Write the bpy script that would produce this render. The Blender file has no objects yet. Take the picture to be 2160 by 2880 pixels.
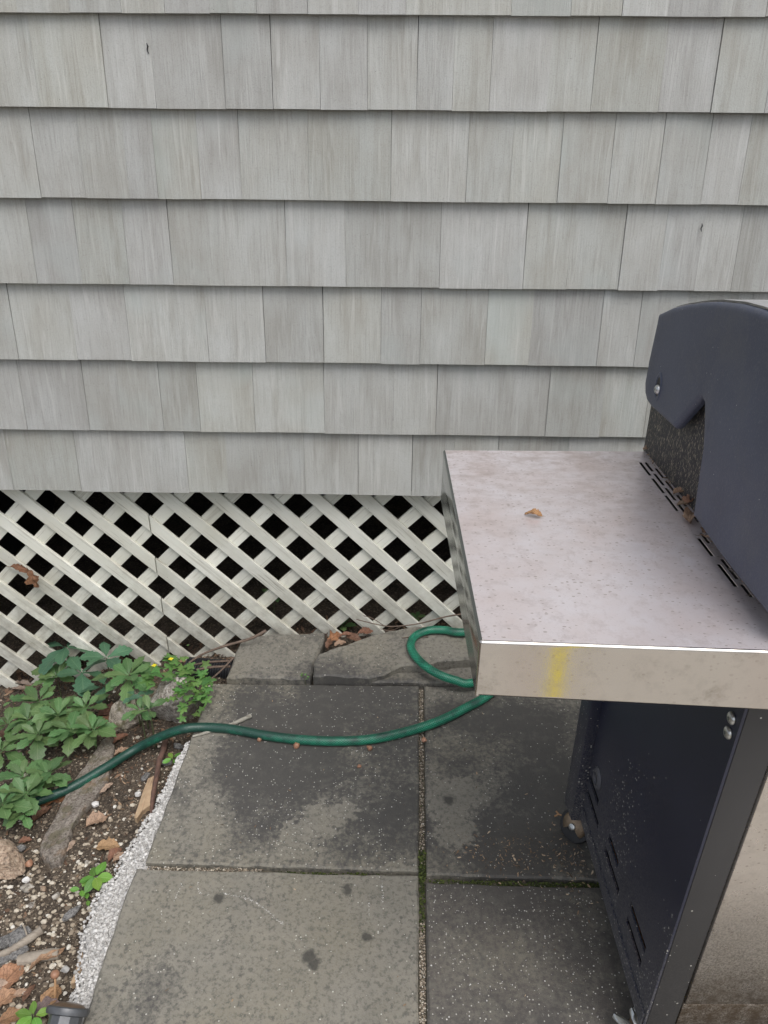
import bpy, bmesh, math, random
import numpy as np
from mathutils import Vector, Matrix, Euler, noise as mn

rnd = random.Random(7)
SC = bpy.context.scene
COL = SC.collection
PI = math.pi

# ------------------------------------------------------------------ camera
FPX, PITCH, YAW, ROLL, CAM_H, CAM_D = 2140.09, 0.46870, 0.013578, 0.008563, 1.43, 1.9
cy_, sy_, cp_, sp_ = math.cos(YAW), math.sin(YAW), math.cos(PITCH), math.sin(PITCH)
FW = Vector((-sy_*cp_, cy_*cp_, -sp_))
RT0 = Vector((cy_, sy_, 0)); UP0 = RT0.cross(FW)
RT = RT0*math.cos(ROLL) + UP0*math.sin(ROLL)
UP = -RT0*math.sin(ROLL) + UP0*math.cos(ROLL)
CAMP = Vector((0, -CAM_D, CAM_H))
cam = bpy.data.cameras.new('camera')
cam.sensor_fit = 'VERTICAL'; cam.sensor_height = 36.0
cam.lens = 36.0*FPX/2880
cam.clip_start = 0.01; cam.clip_end = 500
camo = bpy.data.objects.new('camera', cam); COL.objects.link(camo)
M3 = Matrix((RT, UP, -FW)).transposed()
camo.matrix_world = Matrix.Translation(CAMP) @ M3.to_4x4()
SC.camera = camo

# ------------------------------------------------------------------ world, sun, exposure
W = bpy.data.worlds.new('World'); SC.world = W; W.use_nodes = True
wn, wl = W.node_tree.nodes, W.node_tree.links
bg = wn['Background']
sky = wn.new('ShaderNodeTexSky'); sky.sky_type = 'NISHITA'; sky.sun_disc = False
SUN_EL, SUN_ROT = math.radians(62), math.radians(150)
sky.sun_elevation = SUN_EL; sky.sun_rotation = SUN_ROT
sky.air_density = 1.0; sky.dust_density = 4.0; sky.ozone_density = 1.0
hs = wn.new('ShaderNodeHueSaturation'); hs.inputs['Saturation'].default_value = 0.46   # overcast: pale sky
wl.new(sky.outputs[0], hs.inputs['Color']); wl.new(hs.outputs[0], bg.inputs['Color'])
bg.inputs['Strength'].default_value = 0.11
sl = bpy.data.lights.new('sun', 'SUN'); sl.energy = 0.75; sl.angle = math.radians(38); sl.color = (1.0, 0.975, 0.94)
so = bpy.data.objects.new('sun', sl); COL.objects.link(so)
# direction towards the sun, matching the sky's rotation convention
sd = Vector((math.sin(SUN_ROT)*math.cos(SUN_EL), math.cos(SUN_ROT)*math.cos(SUN_EL), math.sin(SUN_EL)))
so.rotation_euler = sd.to_track_quat('Z', 'Y').to_euler()
so.location = (0, -3, 6)
SC.view_settings.view_transform = 'Standard'; SC.view_settings.look = 'None'
SC.view_settings.gamma = 1; SC.view_settings.use_curve_mapping = False
SC.view_settings.exposure = 0.84
SC.render.engine = 'CYCLES'

# ------------------------------------------------------------------ helpers
KK = 2160/1659                       # measuring scale
def ray(u, v):
    u *= KK; v *= KK
    return FW + RT*((u-1080)/FPX) - UP*((v-1440)/FPX)
def hit(u, v, ax, val):
    d = ray(u, v); t = (val - CAMP[ax])/d[ax]
    return CAMP + d*t
def GP(u, v, z=0.0): return hit(u, v, 2, z)
def WP(u, v, y=0.0): return hit(u, v, 1, y)

def smooth(a, b, x):
    t = min(1, max(0, (x-a)/(b-a))); return t*t*(3-2*t)

def zsoil(x, y):
    yy = min(1, max(0, (y+1.1)/1.1))
    t = min(1.6, max(0, (-0.53-x)/0.65))
    z = -0.034 - 0.135*t*(0.45+0.55*yy) - 0.045*yy
    z += 0.075*smooth(-0.5, -0.25, x)*smooth(-0.35, -0.1, y)
    return z
def zsoil_n(x, y):
    v = Vector((x, y, 0))
    return zsoil(x, y) + 0.010*mn.noise(v*9) + 0.005*mn.noise(v*31) + 0.0025*mn.noise(v*85)
def SP(u, v, h=0.0):
    z = -0.08
    for _ in range(6):
        p = GP(u, v, z); z = zsoil(p.x, p.y)+h
    return GP(u, v, z)

def link(o, parent=None):
    COL.objects.link(o)
    if parent is not None: o.parent = parent
    return o
def tag(o, label=None, cat=None, group=None, kind=None):
    if label: o['label'] = label
    if cat: o['category'] = cat
    if group: o['group'] = group
    if kind: o['kind'] = kind
    return o
def empty(name, loc=(0, 0, 0), rot=(0, 0, 0)):
    o = bpy.data.objects.new(name, None); o.location = loc; o.rotation_euler = rot
    o.empty_display_size = 0.05
    return link(o)
def mesh_obj(name, verts, faces, mat, parent=None, smooth_=False, loc=None):
    me = bpy.data.meshes.new(name); me.from_pydata([tuple(v) for v in verts], [], faces); me.update()
    if smooth_: me.polygons.foreach_set('use_smooth', [True]*len(me.polygons))
    if mat: me.materials.append(mat)
    o = bpy.data.objects.new(name, me)
    if loc is not None: o.location = loc
    return link(o, parent)
def bm_obj(name, bm, mat, parent=None, smooth_=False, loc=None):
    bmesh.ops.recalc_face_normals(bm, faces=bm.faces)
    me = bpy.data.meshes.new(name); bm.to_mesh(me); bm.free()
    if smooth_: me.polygons.foreach_set('use_smooth', [True]*len(me.polygons))
    if mat: me.materials.append(mat)
    o = bpy.data.objects.new(name, me)
    if loc is not None: o.location = loc
    return link(o, parent)
def auto_smooth(o, deg=35):
    me = o.data
    me.polygons.foreach_set('use_smooth', [True]*len(me.polygons))
    me.set_sharp_from_angle(angle=math.radians(deg))
    return o
def bm_box(bm, x0, x1, y0, y1, z0, z1):
    vs = [bm.verts.new(p) for p in ((x0,y0,z0),(x1,y0,z0),(x1,y1,z0),(x0,y1,z0),(x0,y0,z1),(x1,y0,z1),(x1,y1,z1),(x0,y1,z1))]
    for f in ((0,3,2,1),(4,5,6,7),(0,1,5,4),(1,2,6,5),(2,3,7,6),(3,0,4,7)): bm.faces.new([vs[i] for i in f])
    return vs
def bevel(bm, w, seg=2, ang=30):
    es = [e for e in bm.edges if len(e.link_faces) == 2 and e.calc_face_angle(0) > math.radians(ang)]
    bmesh.ops.bevel(bm, geom=es, offset=w, segments=seg, profile=0.5, affect='EDGES')
def box(name, x0, x1, y0, y1, z0, z1, mat, parent=None, bev=0.0, seg=2):
    bm = bmesh.new(); bm_box(bm, x0, x1, y0, y1, z0, z1)
    bmesh.ops.recalc_face_normals(bm, faces=bm.faces)
    if bev: bevel(bm, bev, seg)
    o = bm_obj(name, bm, mat, parent)
    return auto_smooth(o) if bev else o
def prism_yz(name, pts, x0, x1, mat, parent=None, bev=0.0, seg=2, ang=20):
    """pts in (y,z), extruded along x"""
    bm = bmesh.new()
    a = [bm.verts.new((x0, p[0], p[1])) for p in pts]; b = [bm.verts.new((x1, p[0], p[1])) for p in pts]
    bm.faces.new(a); bm.faces.new(b[::-1]); n = len(pts)
    for i in range(n): bm.faces.new((a[i], b[i], b[(i+1) % n], a[(i+1) % n]))
    bmesh.ops.recalc_face_normals(bm, faces=bm.faces)
    if bev:
        es = [e for e in bm.edges if abs(e.verts[0].co.x-e.verts[1].co.x) < 1e-6 and len(e.link_faces) == 2]
        bmesh.ops.bevel(bm, geom=es, offset=bev, segments=seg, profile=0.5, affect='EDGES')
    o = bm_obj(name, bm, mat, parent)
    return auto_smooth(o, 40)
def inset_ring(pts, d):
    n = len(pts); out = []
    area = sum(pts[i][0]*pts[(i+1) % n][1]-pts[(i+1) % n][0]*pts[i][1] for i in range(n))
    s = 1 if area > 0 else -1
    for i in range(n):
        p0, p1, p2 = pts[i-1], pts[i], pts[(i+1) % n]
        e1 = Vector((p1[0]-p0[0], p1[1]-p0[1])); e2 = Vector((p2[0]-p1[0], p2[1]-p1[1]))
        if e1.length < 1e-9 or e2.length < 1e-9: out.append(p1); continue
        e1.normalize(); e2.normalize()
        nn = Vector((-e1.y-e2.y, e1.x+e2.x))*s
        if nn.length < 1e-6: out.append(p1); continue
        nn.normalize(); out.append((p1[0]+nn.x*d, p1[1]+nn.y*d))
    return out
def dense(pts, step, jit, rn, sharp=True):
    out = []; n = len(pts)
    for i in range(n):
        a = Vector(pts[i][:2]); b = Vector(pts[(i+1) % n][:2]); L = (b-a).length; k = max(1, int(L/step))
        nrm = Vector((-(b-a).y, (b-a).x)).normalized() if L > 0 else Vector((0, 0))
        for j in range(k):
            p = a.lerp(b, j/k)
            if j or not sharp: p = p + nrm*rn.uniform(-jit, jit)
            out.append((p.x, p.y))
    return out
def slab_bm(outline, zt, zb, ch=0.004, zfun=None):
    """slab of irregular outline with chipped, chamfered top edge"""
    bm = bmesh.new(); n = len(outline)
    zf = zfun or (lambda x, y: 0.0)
    r0 = [bm.verts.new((p[0], p[1], zb)) for p in outline]
    r1 = [bm.verts.new((p[0], p[1], zt-ch*rnd.uniform(.6, 1.5)+zf(*p))) for p in outline]
    ins = inset_ring(outline, ch*1.1)
    r2 = [bm.verts.new((p[0], p[1], zt+zf(*p))) for p in ins]
    for A, B in ((r0, r1), (r1, r2)):
        for i in range(n): bm.faces.new((A[i], A[(i+1) % n], B[(i+1) % n], B[i]))
    f = bm.faces.new(r2); bm.faces.new(r0[::-1])
    return bm
def tube_bm(bm, pts, rad, n=8, cap=True):
    """tube through pts; rad number or list"""
    P = [Vector(p) for p in pts]; m = len(P); rings = []
    t0 = (P[1]-P[0]).normalized(); up = Vector((0, 0, 1)) if abs(t0.z) < .9 else Vector((1, 0, 0))
    nrm = (up - t0*up.dot(t0)).normalized()
    for i in range(m):
        t = (P[min(i+1, m-1)]-P[max(i-1, 0)]).normalized()
        nrm = (nrm - t*nrm.dot(t)).normalized(); bi = t.cross(nrm)
        r = rad[i] if isinstance(rad, (list, tuple)) else rad
        rings.append([bm.verts.new(P[i]+(nrm*math.cos(2*PI*k/n)+bi*math.sin(2*PI*k/n))*r) for k in range(n)])
    for i in range(m-1):
        for k in range(n): bm.faces.new((rings[i][k], rings[i][(k+1) % n], rings[i+1][(k+1) % n], rings[i+1][k]))
    if cap: bm.faces.new(rings[0][::-1]); bm.faces.new(rings[-1])
    return rings
def catmull(P, k=8):
    P = [Vector(p) for p in P]; out = []
    for i in range(len(P)-1):
        p0, p1, p2, p3 = P[max(i-1, 0)], P[i], P[i+1], P[min(i+2, len(P)-1)]
        for j in range(k):
            t = j/k
            out.append(0.5*((2*p1)+(p2-p0)*t+(2*p0-5*p1+4*p2-p3)*t*t+(3*p1-p0-3*p2+p3)*t**3))
    out.append(P[-1]); return out

# ------------------------------------------------------------------ material toolkit
class NT:
    def __init__(s, name):
        s.m = bpy.data.materials.new(name); s.m.use_nodes = True
        s.t = s.m.node_tree; s.b = s.t.nodes['Principled BSDF']; s.out = s.t.nodes['Material Output']
    def n(s, typ, **kw):
        nd = s.t.nodes.new(typ)
        for k, v in kw.items(): setattr(nd, k, v)
        return nd
    def put(s, sock, v):
        if isinstance(v, bpy.types.NodeSocket): s.t.links.new(v, sock)
        elif v is not None:
            if isinstance(v, (tuple, list)) and len(v) == 3 and sock.type == 'RGBA': v = (*v, 1)
            sock.default_value = v
    def coord(s, kind='Object', scale=(1, 1, 1), rot=(0, 0, 0), off=None):
        if kind == 'World': src = s.n('ShaderNodeNewGeometry').outputs['Position']
        else: src = s.n('ShaderNodeTexCoord').outputs[kind]
        if off is not None:
            a = s.n('ShaderNodeVectorMath', operation='ADD'); s.put(a.inputs[0], src); s.put(a.inputs[1], off); src = a.outputs[0]
        mp = s.n('ShaderNodeMapping'); s.put(mp.inputs['Vector'], src)
        mp.inputs['Scale'].default_value = scale; mp.inputs['Rotation'].default_value = rot
        return mp.outputs[0]
    def noise(s, vec, scale, detail=4, rough=.55, dist=0.0):
        nd = s.n('ShaderNodeTexNoise'); s.put(nd.inputs['Vector'], vec); nd.inputs['Scale'].default_value = scale
        nd.inputs['Detail'].default_value = detail; nd.inputs['Roughness'].default_value = rough; nd.inputs['Distortion'].default_value = dist
        return nd.outputs['Fac']
    def vor(s, vec, scale, feature='F1', out='Distance', rand=1.0):
        nd = s.n('ShaderNodeTexVoronoi', feature=feature); s.put(nd.inputs['Vector'], vec); nd.inputs['Scale'].default_value = scale
        nd.inputs['Randomness'].default_value = rand
        return nd.outputs[out]
    def ramp(s, fac, stops, interp='LINEAR'):
        nd = s.n('ShaderNodeValToRGB'); nd.color_ramp.interpolation = interp; el = nd.color_ramp.elements
        while len(el) < len(stops): el.new(0.5)
        for e, (p, c) in zip(el, stops):
            e.position = p; e.color = (c, c, c, 1) if isinstance(c, (int, float)) else (*c, 1)
        s.put(nd.inputs[0], fac); return nd.outputs['Color']
    def mix(s, fac, a, b, mode='MIX'):
        nd = s.n('ShaderNodeMix', data_type='RGBA', blend_type=mode); nd.clamp_factor = True
        s.put(nd.inputs[0], fac); s.put(nd.inputs[6], a); s.put(nd.inputs[7], b); return nd.outputs[2]
    def math(s, op, a, b=None, c=None, clamp=False):
        nd = s.n('ShaderNodeMath', operation=op); nd.use_clamp = clamp
        s.put(nd.inputs[0], a)
        if b is not None: s.put(nd.inputs[1], b)
        if c is not None: s.put(nd.inputs[2], c)
        return nd.outputs[0]
    def rng(s, v, a, b, c, d):
        nd = s.n('ShaderNodeMapRange'); s.put(nd.inputs[0], v)
        for i, q in enumerate((a, b, c, d)): nd.inputs[i+1].default_value = q
        return nd.outputs[0]
    def objrand(s): return s.n('ShaderNodeObjectInfo').outputs['Random']
    def objcol(s):
        sp = s.n('ShaderNodeSeparateColor'); s.put(sp.inputs[0], s.n('ShaderNodeObjectInfo').outputs['Color']); return sp.outputs
    def island(s): return s.n('ShaderNodeNewGeometry').outputs['Random Per Island']
    def bump(s, h, strength=.3, dist=.002, nrm=None):
        nd = s.n('ShaderNodeBump'); s.put(nd.inputs['Height'], h); nd.inputs['Strength'].default_value = strength
        nd.inputs['Distance'].default_value = dist
        if nrm is not None: s.put(nd.inputs['Normal'], nrm)
        return nd.outputs[0]
    def set(s, **kw):
        for k, v in kw.items(): s.put(s.b.inputs[k.replace('_', ' ')], v)
        return s.m
    def hsv(s, col, h=None, sat=None, val=None):
        nd = s.n('ShaderNodeHueSaturation'); s.put(nd.inputs['Color'], col)
        if h is not None: s.put(nd.inputs['Hue'], h)
        if sat is not None: s.put(nd.inputs['Saturation'], sat)
        if val is not None: s.put(nd.inputs['Value'], val)
        return nd.outputs[0]

def mat_shingle():
    t = NT('weathered_grey_paint')
    r = t.objrand()
    cmb = t.n('ShaderNodeCombineXYZ'); t.put(cmb.inputs[0], t.math('MULTIPLY', r, 37.0)); t.put(cmb.inputs[2], t.math('MULTIPLY', r, 91.0))
    off = cmb.outputs[0]
    fine = t.noise(t.coord('Object', (230, 20, 9), off=off), 1.0, 4, .7)
    wav = t.noise(t.coord('Object', (75, 20, 4), off=off), 1.0, 3, .6, 1.2)
    streak = t.noise(t.coord('Object', (26, 20, 3.0), off=off), 1.0, 4, .65)
    blot = t.noise(t.coord('Object', (9, 9, 6), off=off), 1.0, 3, .5)
    stip = t.noise(t.coord('Object', (1, 1, 1), off=off), 420, 2, .6)
    base = t.mix(t.rng(blot, .35, .68, 0, 1), (.365, .365, .335), (.425, .438, .418))
    base = t.mix(t.rng(streak, .50, .74, 0, .58), base, (.25, .24, .205))
    base = t.mix(t.rng(fine, .50, .70, 0, .36), base, (.21, .205, .18))
    base = t.mix(t.rng(stip, .52, .66, 0, .30), base, (.22, .21, .185))
    mint = t.noise(t.coord('Object', (5, 5, 4), off=off), 1.0, 2, .5)
    base = t.mix(t.rng(mint, .58, .70, 0, .45), base, (.40, .44, .425))
    base = t.mix(t.rng(wav, .54, .70, 0, .40), base, (.52, .525, .50))
    specks = t.math('LESS_THAN', t.vor(t.coord('Object', (1, 1, 1), off=off), 38), .028)
    base = t.mix(t.math('MULTIPLY', specks, .8), base, (.07, .06, .05))
    # every shingle took the paint a little differently
    base = t.hsv(base, val=t.rng(r, 0, 1, .90, 1.08), sat=t.rng(t.math('FRACT', t.math('MULTIPLY', r, 17.3)), 0, 1, .6, 1.25))
    h = t.math('ADD', t.math('MULTIPLY', fine, t.rng(t.math('FRACT', t.math('MULTIPLY', r, 7.7)), 0, 1, .3, 1.3)), t.math('MULTIPLY', stip, .45))
    h = t.math('ADD', h, t.math('MULTIPLY', wav, .8))
    return t.set(Base_Color=base, Roughness=.72, Normal=t.bump(h, .75, .0020))

def mat_lattice():
    t = NT('weathered_cream_paint')
    r = t.objrand()
    cmb = t.n('ShaderNodeCombineXYZ'); t.put(cmb.inputs[0], t.math('MULTIPLY', r, 53.0)); t.put(cmb.inputs[2], t.math('MULTIPLY', r, 29.0))
    off = cmb.outputs[0]
    g = t.noise(t.coord('Object', (7, 60, 170), off=off), 1.0, 5, .6)
    s2 = t.noise(t.coord('Object', (3, 20, 60), off=off), 1.0, 4, .65)
    b = t.noise(t.coord('World'), 7, 4, .6)
    base = t.mix(t.rng(b, .35, .7, 0, 1), (.73, .735, .665), (.62, .615, .53))
    base = t.mix(t.rng(g, .58, .72, 0, .75), base, (.20, .175, .13))
    base = t.mix(t.rng(s2, .56, .72, 0, .55), base, (.29, .26, .20))
    # rain splash dirt on the lowest hand's breadth of the boards
    sep = t.n('ShaderNodeSeparateXYZ'); t.put(sep.inputs[0], t.n('ShaderNodeNewGeometry').outputs['Position'])
    dirt = t.math('MULTIPLY', t.rng(sep.outputs[2], .30, 0.02, 0, 1), t.rng(t.noise(t.coord('World'), 34, 5, .65), .36, .66, .25, 1))
    base = t.mix(t.math('MULTIPLY', dirt, .55), base, (.19, .165, .12))
    sp = t.math('LESS_THAN', t.vor(t.coord('World'), 55), .05)
    base = t.mix(t.math('MULTIPLY', sp, .7), base, (.08, .07, .05))
    base = t.hsv(base, val=t.rng(r, 0, 1, .85, 1.1))
    return t.set(Base_Color=base, Roughness=.7, Normal=t.bump(g, .55, .0012))

def spots(t, pos, pts, rad, wob=.010):
    """blotches of given centres: mask 0..1"""
    nz = t.n('ShaderNodeTexNoise'); t.put(nz.inputs['Vector'], pos); nz.inputs['Scale'].default_value = 70; nz.inputs['Detail'].default_value = 3
    sub = t.n('ShaderNodeVectorMath', operation='SUBTRACT'); t.put(sub.inputs[0], nz.outputs['Color']); sub.inputs[1].default_value = (.5, .5, .5)
    scl = t.n('ShaderNodeVectorMath', operation='SCALE'); t.put(scl.inputs[0], sub.outputs[0]); scl.inputs['Scale'].default_value = wob*2.4
    ad = t.n('ShaderNodeVectorMath', operation='ADD'); t.put(ad.inputs[0], pos); t.put(ad.inputs[1], scl.outputs[0])
    m = None
    for p, r in zip(pts, rad):
        d = t.n('ShaderNodeVectorMath', operation='DISTANCE'); t.put(d.inputs[0], ad.outputs[0]); d.inputs[1].default_value = p
        k = t.rng(d.outputs['Value'], r*.55, r*1.1, 1, 0)
        m = k if m is None else t.math('MAXIMUM', m, k)
    return m

def mat_slab():
    """bluestone. object colour: R = dark lichen film, G = brown soil film, B = white grit"""
    t = NT('bluestone')
    pos = t.coord('World')
    oc = t.objcol(); r = t.objrand()
    cmb = t.n('ShaderNodeCombineXYZ'); t.put(cmb.inputs[0], t.math('MULTIPLY', r, 13.0)); t.put(cmb.inputs[1], t.math('MULTIPLY', r, 7.0))
    off = cmb.outputs[0]
    P = t.coord('World', off=off)
    big = t.noise(P, 3.2, 5, .6, .4); mid = t.noise(P, 13, 5, .62); spk = t.noise(P, 95, 5, .75); fin = t.noise(P, 380, 3, .7)
    base = t.mix(t.rng(mid, .3, .7, 0, 1), (.178, .168, .140), (.240, .225, .188))
    base = t.mix(t.rng(t.noise(P, 5, 3, .5), .42, .65, 0, .45), base, (.205, .186, .135))
    base = t.mix(t.rng(spk, .48, .62, 0, .62), base, (.066, .064, .057))
    base = t.mix(t.rng(t.noise(P, 210, 3, .7), .52, .64, 0, .45), base, (.22, .212, .185))
    # dark film: more of it where the slab says so, in patches with crumbled edges
    lev = t.math('ADD', t.math('ADD', big, t.math('MULTIPLY', t.math('SUBTRACT', spk, .5), .55)), t.math('MULTIPLY', oc[0], .36))
    D = lambda L: ([(*GP(u, v)[:2], 0) for u, v, r in L], [r for u, v, r in L])
    dk = spots(t, pos, *D([(560, 1530, .14), (700, 1520, .17), (830, 1540, .15), (540, 1640, .13), (640, 1620, .19), (590, 1730, .14), (700, 1700, .17), (800, 1730, .16), (860, 1620, .13), (850, 1800, .09), (780, 1810, .09), (1100, 1590, .18), (1190, 1700, .15), (960, 1560, .10), (1110, 1830, .13), (1000, 1640, .10), (1230, 1820, .11)]), .035)
    lt = spots(t, pos, *D([(690, 1775, .055), (745, 1755, .035), (640, 1800, .04), (965, 1730, .06), (990, 1800, .05), (1000, 1700, .04)]), .035)
    lev = t.math('ADD', lev, t.math('SUBTRACT', t.math('MULTIPLY', dk, .24), t.math('MULTIPLY', lt, .40)))
    lev = t.math('ADD', lev, t.math('MULTIPLY', t.math('SUBTRACT', t.noise(P, 42, 5, .75), .5), .42))
    film = t.rng(lev, .55, .80, 0, .92)
    base = t.mix(film, base, (.056, .054, .0515))
    base = t.mix(t.math('MULTIPLY', oc[1], t.rng(mid, .3, .7, .3, 1)), base, (.078, .068, .062))
    lic = t.math('MULTIPLY', t.rng(t.noise(P, 27, 5, .7), .52, .66, 0, 1), t.rng(fin, .4, .6, .3, .8))
    base = t.mix(t.math('MULTIPLY', lic, .35), base, (.185, .180, .150))
    pts = [(-.351, -.86, 0), (-.085, -.834, 0), (-.15, -.979, 0), (-.138, -.992, 0), (-.04, -.937, 0), (.143, -.59, 0), (-.15, -1.16, 0)]
    base = t.mix(t.math('MULTIPLY', spots(t, pos, pts, [.014, .014, .017, .013, .014, .017, .012]), .8), base, (.035, .034, .031))
    # chisel and drag marks, pale
    ws = t.vor(P, 210, out='Distance'); wc = t.vor(P, 210, out='Color')
    sep = t.n('ShaderNodeSeparateColor'); t.put(sep.inputs[0], wc)
    gate = t.math('GREATER_THAN', sep.outputs[0], t.math('SUBTRACT', .985, t.math('MULTIPLY', t.math('MULTIPLY', oc[2], t.rng(t.noise(P, 9, 3), .38, .62, .15, 1)), .16)))
    white = t.math('MULTIPLY', gate, t.math('LESS_THAN', ws, .30))
    base = t.mix(t.math('MULTIPLY', white, .75), base, (.55, .54, .49))
    base = t.hsv(base, val=t.rng(r, 0, 1, .94, 1.06))
    h = t.math('ADD', t.math('MULTIPLY', spk, .7), t.math('ADD', t.math('MULTIPLY', mid, 1.2), t.math('MULTIPLY', fin, .4)))
    return t.set(Base_Color=base, Roughness=t.rng(film, 0, 1, .78, .62), Normal=t.bump(h, .55, .0022))

def mat_soil():
    t = NT('garden_soil')
    P = t.coord('World')
    a = t.noise(P, 16, 6, .65); b = t.noise(P, 130, 4, .75); c = t.vor(P, 190)
    base = t.mix(t.rng(a, .35, .68, 0, 1), (.034, .025, .018), (.100, .077, .055))
    base = t.mix(t.rng(b, .52, .68, 0, .8), base, (.27, .22, .16))
    base = t.mix(t.rng(b, .46, .34, 0, .7), base, (.022, .017, .013))
    h = t.math('ADD', t.math('MULTIPLY', b, 1.0), t.math('MULTIPLY', c, -.5))
    return t.set(Base_Color=base, Roughness=.95, Normal=t.bump(h, 1.0, .004))

def mat_island(name, stops, rough=.85, nscale=220, amt=.35, bump_=.3, metallic=0.0):
    t = NT(name)
    base = t.ramp(t.island(), stops)
    n = t.noise(t.coord('World'), nscale, 4, .65)
    base = t.mix(t.rng(n, .4, .7, 0, amt), base, t.hsv(base, val=.45))
    return t.set(Base_Color=base, Roughness=rough, Normal=t.bump(n, bump_, .001), Metallic=metallic)

def mat_mortar():
    t = NT('pale_crumbly_mortar')
    P = t.coord('World')
    a = t.noise(P, 160, 5, .75); b = t.noise(P, 22, 4, .6)
    base = t.mix(t.rng(a, .40, .60, 0, 1), (.27, .262, .25), (.64, .63, .615))
    base = t.mix(t.rng(b, .55, .75, 0, .35), base, (.45, .40, .33))
    return t.set(Base_Color=base, Roughness=.95, Normal=t.bump(a, 1.0, .003))

def mat_rock(name, c0, c1, c2, moss=0.0, grain=140):
    t = NT(name)
    P = t.coord('World')
    a = t.noise(P, 18, 5, .6); b = t.noise(P, grain, 4, .8); v = t.noise(t.coord('World', (1, 1, 3.0)), 40, 4, .6); w = t.noise(P, 48, 4, .7)
    base = t.mix(t.rng(a, .38, .62, 0, 1), c0, c1)
    base = t.mix(t.rng(b, .50, .60, 0, .8), base, c2)
    base = t.mix(t.rng(b, .47, .38, 0, .75), base, tuple(c*.22 for c in c0))
    base = t.mix(t.rng(w, .55, .68, 0, .5), base, tuple(c*.5 for c in c0))
    cr = t.rng(t.vor(t.coord('World', (1, 1, 1.6)), 15, 'DISTANCE_TO_EDGE'), .0, .02, 1, 0)
    base = t.mix(t.math('MULTIPLY', cr, .5), base, (.05, .042, .035))
    if moss:
        mk = t.math('MULTIPLY', t.rng(t.noise(P, 26, 4, .6), .52, .62, 0, moss), t.rng(b, .3, .6, .4, 1))
        base = t.mix(mk, base, (.085, .078, .024))
        base = t.mix(t.math('MULTIPLY', t.rng(t.noise(P, 21, 3, .6), .56, .68, 0, moss), .5), base, (.26, .13, .04))
    h = t.math('ADD', t.math('ADD', b, t.math('MULTIPLY', w, 1.2)), t.math('MULTIPLY', v, 1.2))
    return t.set(Base_Color=base, Roughness=.85, Normal=t.bump(h, .9, .004))

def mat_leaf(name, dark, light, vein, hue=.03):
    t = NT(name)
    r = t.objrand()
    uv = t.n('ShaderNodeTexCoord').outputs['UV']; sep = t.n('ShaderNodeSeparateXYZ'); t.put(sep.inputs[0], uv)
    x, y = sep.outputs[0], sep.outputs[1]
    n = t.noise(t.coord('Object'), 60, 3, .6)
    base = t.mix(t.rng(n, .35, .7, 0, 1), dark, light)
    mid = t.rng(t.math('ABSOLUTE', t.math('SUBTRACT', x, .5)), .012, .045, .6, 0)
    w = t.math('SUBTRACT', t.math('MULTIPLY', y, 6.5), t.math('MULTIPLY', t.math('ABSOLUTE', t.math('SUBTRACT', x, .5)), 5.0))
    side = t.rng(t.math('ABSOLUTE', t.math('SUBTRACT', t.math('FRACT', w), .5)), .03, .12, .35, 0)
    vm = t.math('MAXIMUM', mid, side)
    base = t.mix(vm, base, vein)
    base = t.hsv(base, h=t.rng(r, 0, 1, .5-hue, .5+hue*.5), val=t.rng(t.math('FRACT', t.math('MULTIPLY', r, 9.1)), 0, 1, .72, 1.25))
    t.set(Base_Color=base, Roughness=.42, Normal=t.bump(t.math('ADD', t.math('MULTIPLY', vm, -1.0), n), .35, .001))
    tr = t.n('ShaderNodeBsdfTranslucent'); t.put(tr.inputs[0], t.hsv(base, sat=1.2, val=1.2))
    mx = t.n('ShaderNodeMixShader'); mx.inputs[0].default_value = .22
    t.t.links.new(t.b.outputs[0], mx.inputs[1]); t.t.links.new(tr.outputs[0], mx.inputs[2]); t.t.links.new(mx.outputs[0], t.out.inputs[0])
    return t.m

def mat_dryleaf():
    """object colour tints each dead leaf"""
    t = NT('dead_leaf')
    oc = t.n('ShaderNodeObjectInfo').outputs['Color']
    uv = t.n('ShaderNodeTexCoord').outputs['UV']; sep = t.n('ShaderNodeSeparateXYZ'); t.put(sep.inputs[0], uv)
    x, y = sep.outputs[0], sep.outputs[1]
    n = t.noise(t.coord('Object'), 130, 4, .65); n2 = t.noise(t.coord('Object'), 420, 2, .6)
    base = t.mix(t.rng(n, .42, .7, 0, .7), oc, t.hsv(oc, val=.42))
    base = t.mix(t.rng(n2, .6, .7, 0, .6), base, (.03, .02, .014))
    w = t.math('SUBTRACT', t.math('MULTIPLY', y, 9), t.math('MULTIPLY', t.math('ABSOLUTE', t.math('SUBTRACT', x, .5)), 7.0))
    vm = t.math('MAXIMUM', t.rng(t.math('ABSOLUTE', t.math('SUBTRACT', x, .5)), .01, .05, 1, 0), t.rng(t.math('ABSOLUTE', t.math('SUBTRACT', t.math('FRACT', w), .5)), .03, .16, .7, 0))
    base = t.mix(t.math('MULTIPLY', vm, .75), base, t.hsv(oc, val=.38))
    t.set(Base_Color=base, Roughness=.65, Normal=t.bump(vm, .5, .0012))
    tr = t.n('ShaderNodeBsdfTranslucent'); t.put(tr.inputs[0], base)
    mx = t.n('ShaderNodeMixShader'); mx.inputs[0].default_value = .15
    t.t.links.new(t.b.outputs[0], mx.inputs[1]); t.t.links.new(tr.outputs[0], mx.inputs[2]); t.t.links.new(mx.outputs[0], t.out.inputs[0])
    return t.m

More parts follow.
